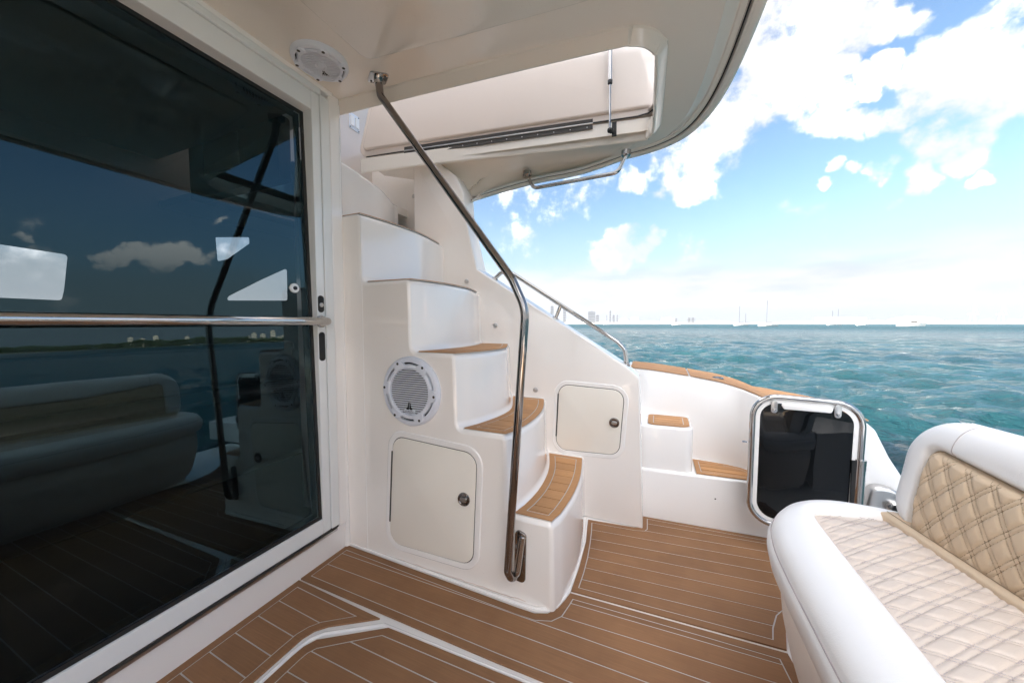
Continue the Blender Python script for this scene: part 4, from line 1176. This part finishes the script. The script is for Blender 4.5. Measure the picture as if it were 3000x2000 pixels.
v, f = sub(vv, fq); fixn(link('back_quilting', v, f, M['quilt_back'], bk, 180))
# back half of the cushion
v, f = sub([BP(s_, t_, -.10 * math.sqrt(max(0, min(1, back_out(s_, t_) / .08))) - .006) if back_out(s_, t_) > -.003 else BP(s_, t_, 0) for s_ in ss[::6] for t_ in ts[::6]],
           [(i * len(ts[::6]) + j, (i + 1) * len(ts[::6]) + j, (i + 1) * len(ts[::6]) + j + 1, i * len(ts[::6]) + j + 1) for i in range(len(ss[::6]) - 1) for j in range(len(ts[::6]) - 1) if back_out(ss[::6][i], ts[::6][j]) > 0])
fixn(link('cushion_rear', v, f, M['vinyl_white'], bk, 180))
def qlb(ang, g, c0_):
    out = []; sp = SPB * math.sqrt(1 + ang * ang)
    for k in range(-40, 60):
        for sg in (-1, 1):
            c_ = c0_ + k * sp + sg * g / 2 * math.sqrt(1 + ang * ang)
            s0_, s1_ = -.0, .62
            if abs(ang) > 1: t0_, t1_ = -.03, QT; out.append((((t0_ - c_) / ang, t0_), ((t1_ - c_) / ang, t1_)))
            else: out.append(((s0_, ang * s0_ + c_), (s1_, ang * s1_ + c_)))
    return out
stitches(qlb(1.45, .0095, .262) + qlb(-1.55, .0095, .067), lambda a, b_: back_h(a, b_), BP, M['thread_tan'], bk, lambda p: QS + .008 < p.x < .60 and -.03 < p.y < QTf(p.x) - .006)
sv = [BP(.075, t_, back_h(.075, t_) + .0004) for t_ in np.linspace(QTf(.075) + .004, T1 - .002, 16)]
v, f = tube(sv, .0011, 6); link('seam', v, f, M['thread'], bk)
rc = .03
bp_ = [(QS, t_) for t_ in np.linspace(-.01, QTf(QS) - rc, 20)] + [(QS + rc - rc * math.cos(a), QTf(QS + rc) - rc + rc * math.sin(a)) for a in np.linspace(.1, math.pi / 2, 8)] + [(a, QTf(a)) for a in np.linspace(QS + rc + .01, .7, 60)]
v, f = tube([BP(a, b_, back_h(a, b_) + .0012) for a, b_ in bp_], .0017, 6); link('border_piping', v, f, M['thread_tan'], bk)
# tan welt between seat and back
pw = [Vector((*((B0 + bs * s_ + bn_ * .052).xy), .468)) for s_ in np.linspace(-.05, 2.3, 40)]
rn = []
for a, z in ((.030, .440), (.030, .468), (.026, .474), (-.004, .478), (-.035, .474)):
    rn.append([(p.x + bn_.x * a, p.y + bn_.y * a, z) for p in pw])
v, f = loft(rn); fixn(link('seat_welt', v, f, M['quilt_back'], sofa, 60))
v, f = tube([(p.x + bn_.x * .012, p.y + bn_.y * .012, .4775) for p in pw], .0009, 6); link('welt_seam', v, f, M['thread_tan'], sofa)
# plinth behind the sofa (transom)
b = MB(); b.box((.92, -1.9, -.02), (1.5, 1.30, .44)); o = b.build('transom', M['gelcoat_white'], None, None); tag(o, 'white moulded transom block behind the bench sofa', 'transom')
# inboard side of the cockpit behind the camera (seen only as bounce light and in reflections)
b = MB(); b.box((-1.33, -2.1, -.02), (.9, -1.95, .75)); o = b.build('coaming', M['gelcoat_white'], None, None); tag(o, 'plain white coaming on the opposite side of the cockpit', 'coaming')

# ================================================================== FAR SHORE, TOWERS, BOATS
def far(px, R, mirror=False):
    d = ray(px, 948.5); p = Vector((d.x * R, d.y * R)); 
    if mirror: p.x = -p.x
    return p
def block(name, x0, x1, hpx, R, m, depth=60, mirror=False, parent=None, z0=ZW):
    a = far(x0, R, mirror); b_ = far(x1, R, mirror); n = (a + b_).normalized() * depth; h = hpx * R / 1000.
    q = [tuple(a), tuple(b_), tuple(b_ + n), tuple(a + n)]
    v, f = prism(q, z0, z0 + h); return v, f, a, b_, h
def tower(x0, x1, hpx, R, label, m='tower_grey', win=True, mirror=False, cat='tower', name='tower', group='towers on the far shore'):
    v, f, a, b_, h = block(name, x0, x1, hpx, R, m, (x1 - x0) * R / 1000 * .8, mirror)
    c = (a + b_) / 2; o = thing(name, label, cat, (c.x, c.y, ZW), group)
    fixn(link('body', v, f, M[m], o, None))
    n = -(a + b_).normalized(); w = (b_ - a)
    if win:
        nf = max(2, int(hpx / 4.5)); mb = MB()
        for k in range(nf):
            z0 = ZW + h * (k + .35) / nf; z1 = ZW + h * (k + .72) / nf
            p0 = a + w * .08 + n * 1.2; p1 = a + w * .92 + n * 1.2
            mb.add([(p0.x, p0.y, z0), (p1.x, p1.y, z0), (p1.x, p1.y, z1), (p0.x, p0.y, z1)], [(0, 1, 2, 3)])
        mb.build('window_band', M['bld_window'], o, None)
    q0 = a + w * .3 - n * 3; q1 = a + w * .7 - n * 3; q2 = q1 - n * 8; q3 = q0 - n * 8
    v, f = prism([tuple(q0), tuple(q1), tuple(q2), tuple(q3)], ZW + h, ZW + h * 1.05 + 1); fixn(link('roof_plant', v, f, M[m], o, None))
    return o
R0 = 2600
for a in [(1612, 1622, 52, 'slim grey tower just above the sloping wall at the far left of the skyline'), (1649, 1658, 44, 'pale slim tower seen behind the slanting deck rail'),
          (1722, 1744, 36, 'broad dark grey tower, tallest block of the pair left of centre'), (1745, 1755, 26, 'lower grey wing beside the broad dark grey tower'),
          (1785, 1790, 38, 'needle thin grey tower right of the broad pair'), (1794, 1801, 25, 'short slim tower right of the needle tower'), (1806, 1810, 26, 'narrow bluish tower last of the left cluster'),
          (2014, 2023, 18, 'squat grey office block, left of the isolated twin blocks'), (2025, 2034, 18, 'squat grey office block, right of the isolated twin blocks'), (1977, 1984, 16, 'small grey block against the long white shed')]:
    tower(a[0], a[1], a[2], R0, a[3])
for x0, x1, h, lb in [(1660, 1700, 11, 'low white waterfront buildings at the left end of the shore'), (1702, 1720, 7, 'low white building left of the broad grey tower'), (1757, 1783, 8, 'low white building between the grey towers'), (1848, 1870, 19, 'white rounded waterfront hall left of the long shed'),
                      (1872, 1930, 7, 'long low white warehouse on the far shore'), (1937, 1976, 18, 'long white shed with flat roof on the far shore'), (2040, 2140, 8, 'very low white warehouse row behind the sailboats'),
                      (2290, 2380, 8, 'low pale warehouse row right of the main sailboat'), (2386, 2538, 19, 'large white terminal building on the far shore'), (2540, 2590, 10, 'low white building left of the domed hall'), (2770, 2826, 9, 'low white building right of the domed hall'), (2868, 2912, 12, 'low white building between the two harbour cranes'), (2950, 3090, 13, 'low white port building at the right edge')]:
    tower(x0, x1, h, R0, lb, 'bld_white', False, cat='building', name='waterfront_building', group='white waterfront buildings')
# purple-brown low dome roof and the arena dome
def dome(x0, x1, hpx, R, m, label, name):
    a = far(x0, R); b_ = far(x1, R); c = (a + b_) / 2; w = (b_ - a) / 2; n = c.normalized(); h = hpx * R / 1000
    o = thing(name, label, 'building', (c.x, c.y, ZW)); rn = []
    for k in range(7):
        e = k / 6 * math.pi / 2; rn.append([tuple((*(c + w * math.cos(e) * math.cos(t_) + n * w.length * .5 * math.cos(e) * math.sin(t_)), ZW + h * (.25 + .75 * math.sin(e)))) for t_ in np.linspace(0, 2 * math.pi, 25)])
    rn = [[(p[0], p[1], ZW) for p in rn[0]]] + rn
    v, f = loft(rn); fixn(link('dome_roof', v, f, m, o, 50)); return o
dome(1812, 1845, 17, R0, M['bld_warm'], 'low brown domed building on the far shore', 'domed_hall')
dome(2592, 2768, 22, R0, M['bld_white'], 'wide white arched hall behind the moored motorboat', 'arched_hall')
def crane(px, hpx, label):
    R = R0 - 80; c = far(px, R); s_ = R / 1000; o = thing('harbour_crane', label, 'crane', (c.x, c.y, ZW), 'harbour cranes'); t_ = far(px + 1, R) - c; t_.normalize(); mb = MB()
    P = lambda u, z: (c.x + t_.x * u * s_, c.y + t_.y * u * s_, ZW + z * s_)
    for u in (-9, 9): v, f = tube([P(u, 0), P(u * .6, hpx * .55)], .9 * s_, 6); link('leg', v, f, M['bld_white'], o)
    v, f = tube([P(-15, hpx * .5), P(17, hpx * .5)], 1.1 * s_, 6); link('boom', v, f, M['bld_white'], o)
    v, f = tube([P(0, hpx * .5), P(2, hpx)], s_ * .8, 6); link('mast', v, f, M['bld_white'], o)
    v, f = tube([P(2, hpx), P(16, hpx * .5)], .6 * s_, 5); link('stay', v, f, M['bld_white'], o)
crane(2848, 57, 'white harbour crane nearest the arched hall'); crane(2932, 56, 'white harbour crane nearest the right edge')
for x0, x1, h, m, lb in [(2561, 2573, 7, 'orange', 'orange container stack beside the arched hall'), (2577, 2586, 5, 'blue', 'small blue container stack left of the arched hall'), (2770, 2787, 6, 'blue', 'blue container stack just right of the arched hall'), (2866, 2905, 5, 'blue', 'long blue container row between the cranes'), (2955, 2985, 6, 'orange', 'orange container row under the right crane'), (2612, 2640, 6, 'blue', 'blue shed in front of the arched hall')]:
    v, f, a, b_, h_ = block('container_stack', x0, x1, h, R0 - 40, None, 15); c = (a + b_) / 2
    v = [tuple(Vector(q)) for q in v]
    o = fixn(link('container_stack', v, f, M[m], None, None, origin=(c.x, c.y, ZW))); tag(o, lb, 'containers', 'container stacks in the port')
# shore ground all along
def shore(pxs, R, m, name, hpx=3, mirror=False, depth=500):
    rn = [[], [], [], []]
    for px in pxs:
        a = far(px, R, mirror); n = a.normalized(); h = hpx * R / 1000
        for k, (d, z) in enumerate(((0, -.5), (4, h * .7), (25, h), (depth, h))): rn[k].append((a.x + n.x * d, a.y + n.y * d, ZW + z))
    v, f = loft(rn); o = struct(link(name, v, f, m, None, 40)); fixn(o); return o
shore(np.linspace(1500, 3400, 60), R0 - 60, M['sand'], 'shore', 4.0)
shore(np.linspace(-700, 1000, 60), 700, M['foliage'], 'shore', 1.0, mirror=True)
# mangrove belt seen in the reflection
def mangrove():
    rnd = random.Random(8); v = []; f = []
    for k in range(5200):
        px = rnd.uniform(-700, 1000); c = far(px, 700 + rnd.uniform(-2, 30), True)
        top = 13 + 6 * mnoise.noise(Vector((px * .008, 3.3, 0))) + 4 * mnoise.noise(Vector((px * .04, 1.3, 0)))
        if px > 730: top *= .62
        z = ZW + max(.6, top * rnd.random() ** .6); r = rnd.uniform(1.0, 2.4)
        i0 = len(v)
        for a in range(6):
            an = a * math.pi / 3 + rnd.random(); v.append((c.x + math.cos(an) * r, c.y + math.sin(an) * r, z + rnd.uniform(-.5, .5) * r))
        v.append((c.x, c.y, z + r)); v.append((c.x, c.y, z - r * 1.2))
        for a in range(6): f += [(i0 + a, i0 + (a + 1) % 6, i0 + 6), (i0 + (a + 1) % 6, i0 + a, i0 + 7)]
    o = link('mangrove_trees', v, f, M['foliage'], None, None); o['kind'] = 'stuff'; o['label'] = 'dark belt of mangrove trees mirrored in the glass door'
mangrove()
for x0, x1, h, lb in [(371, 388, 29, 'pale tower over the mangroves, leftmost in the door reflection'), (404, 424, 24, 'second pale tower over the mangroves in the door reflection'), (447, 462, 31, 'orange lit tower over the mangroves in the door reflection'), (540, 552, 24, 'small pale tower over the middle of the mangroves'),
                      (722, 732, 18, 'warm low tower left of the cluster near the rail reflection'), (736, 750, 26, 'warm tower in the right cluster of the door reflection'), (762, 776, 22, 'pale block in the right cluster of the door reflection'), (792, 806, 30, 'tallest warm tower of the right cluster in the door reflection'), (812, 845, 14, 'wide low warm block at the right end of the reflection')]:
    tower(x0, x1, h, 2500, lb, 'bld_warm', True, True, group='towers mirrored in the glass door')

def hull(L, B, H_):
    rn = []
    for k in range(13):
        q = k / 12; x = -L / 2 + L * q; w = B / 2 * (min(1, (1 - q) * 3.0) ** .6) * (.85 + .15 * min(1, q * 4)); sh = H_ * (1 + .35 * q ** 2)
        rn.append([(x, 0, -.35 * H_), (x, w * .6, -.25 * H_), (x, w, sh), (x, w * .94, sh + .02), (x, 0, sh + .06), (x, -w * .94, sh + .02), (x, -w, sh), (x, -w * .6, -.25 * H_)])
    v, f = loft(rn, True); f.append(tuple(range(8))); return v, f
def place(v, loc, rz):
    c_, s_ = math.cos(rz), math.sin(rz); return [(loc[0] + x * c_ - y * s_, loc[1] + x * s_ + y * c_, loc[2] + z) for x, y, z in map(tuple, v)]
def sailboat(px0, px1, mastpx, R, label, masts=((.05, 1),), flip=1):
    a = far(px0, R); b_ = far(px1, R); c = (a + b_) / 2; L = (b_ - a).length; rz = math.atan2((b_ - a).y, (b_ - a).x) + (math.pi if flip < 0 else 0)
    loc = (c.x, c.y, ZW); o = thing('sailboat', label, 'sailboat', loc, 'sailboats moored in the bay'); hh_ = L * .075
    v, f = hull(L, L * .28, hh_ * .8); fixn(link('hull', place(v, loc, rz), f, M['boat_white'], o, 35))
    q = fillet2([(-L * .18, 0), (L * .2, 0), (L * .14, L * .05), (-L * .15, L * .055)], .2, 3)
    v, f = prism(q, -L * .07, L * .07, lambda u, w, z: (u, z, hh_ * .9 + w)); fixn(link('cabin', place(v, loc, rz), f, M['boat_white'], o, 35))
    b = MB(); b.box((-L * .12, -L * .073, hh_ * .9 + L * .02), (L * .12, L * .073, hh_ * .9 + L * .035)); link('cabin_window', place(b.v, loc, rz), b.f, M['bld_window'], o, None)
    for fr_m, hm in masts:
        mh = mastpx * R / 1000 * hm
        v, f = tube([(L * fr_m, 0, hh_), (L * fr_m, 0, mh)], max(.09, R / 1000 * .5), 8); link('mast', place(v, loc, rz), f, M['bld_window'], o)
        v, f = tube([(L * fr_m, 0, hh_ + L * .12), (L * fr_m - L * .33, 0, hh_ + L * .11)], max(.12, R / 1000 * .5), 8); link('boom', place(v, loc, rz), f, M['bld_window'], o)
        for e in (L * .49, -L * .47):
            v, f = tube([(e, 0, hh_), (L * fr_m, 0, mh * .97)], R / 1000 * .09, 5); link('stay', place(v, loc, rz), f, M['tower_grey'], o)
    return o
sailboat(2221, 2276, 74, 330, 'white sailboat with the tallest mast, nearest of the moored boats', flip=-1)
sailboat(2149, 2190, 56, 430, 'white sailboat left of the tallest masted one', ((.1, 1), (-.35, .6)), flip=-1)
sailboat(1768, 1785, 28, 700, 'tiny sailboat in front of the left towers')
sailboat(2425, 2467, 46, 600, 'two masted white sailboat before the large terminal', ((.2, 1), (-.2, .9)))
def motorboat(px0, px1, R, label, flip=1, fly=True):
    a = far(px0, R); b_ = far(px1, R); c = (a + b_) / 2; L = (b_ - a).length; rz = math.atan2((b_ - a).y, (b_ - a).x) + (math.pi if flip < 0 else 0)
    loc = (c.x, c.y, ZW); o = thing('motorboat', label, 'motorboat', loc, 'motorboats moored in the bay'); hh_ = L * .09
    v, f = hull(L, L * .3, hh_); fixn(link('hull', place(v, loc, rz), f, M['boat_white'], o, 35))
    q = [(-L * .28, 0), (L * .18, 0), (L * .06, L * .10), (-L * .24, L * .10)]
    v, f = prism(q, -L * .1, L * .1, lambda u, w, z: (u, z, hh_ + w)); fixn(link('cabin', place(v, loc, rz), f, M['boat_white'], o, None))
    q = [(-L * .20, .03 * L), (L * .11, .03 * L), (L * .05, L * .08), (-L * .18, L * .08)]
    v, f = prism(q, -L * .103, L * .103, lambda u, w, z: (u, z, hh_ + w)); fixn(link('cabin_window', place(v, loc, rz), f, M['black'], o, None))
    if fly:
        b = MB(); b.box((-L * .25, -L * .1, hh_ + L * .17), (L * .08, L * .1, hh_ + L * .185)); link('hardtop', place(b.v, loc, rz), b.f, M['bld_window'], o, None)
        for e in (-.2, .03): v, f = tube([(L * e, L * .08, hh_ + L * .1), (L * e, L * .08, hh_ + L * .17)], L * .006, 6); link('post', place(v, loc, rz), f, M['boat_white'], o)
motorboat(2626, 2703, 360, 'white flybridge motorboat with dark cabin windows, largest on the right', -1)
motorboat(2511, 2545, 520, 'small white motorboat left of the large motorboat', 1, False)
motorboat(1970, 1994, 520, 'small white motorboat in front of the long white shed', 1, False)

# ---- sea air
HAZE = .00004
hb = MB(); hb.box((-4200, -4200, ZW - 1.0), (4200, 4200, 190.)); ho_ = hb.build('haze', M['water'], None, None)
hm = bpy.data.materials.new('haze'); hm.use_nodes = True; ht = hm.node_tree; ht.nodes.clear()
pv = ht.nodes.new('ShaderNodeVolumePrincipled'); pv.inputs['Color'].default_value = (.93, .96, 1, 1); pv.inputs['Density'].default_value = HAZE; pv.inputs['Anisotropy'].default_value = .2
oo = ht.nodes.new('ShaderNodeOutputMaterial'); ht.links.new(pv.outputs[0], oo.inputs['Volume'])
ho_.data.materials.clear(); ho_.data.materials.append(hm); ho_['kind'] = 'stuff'

# ================================================================== render settings
scene.render.engine = 'CYCLES'
cy = scene.cycles
cy.max_bounces = 10; cy.diffuse_bounces = 6; cy.glossy_bounces = 5; cy.transparent_max_bounces = 8
cy.sample_clamp_indirect = 6
cy.caustics_reflective = False; cy.caustics_refractive = False
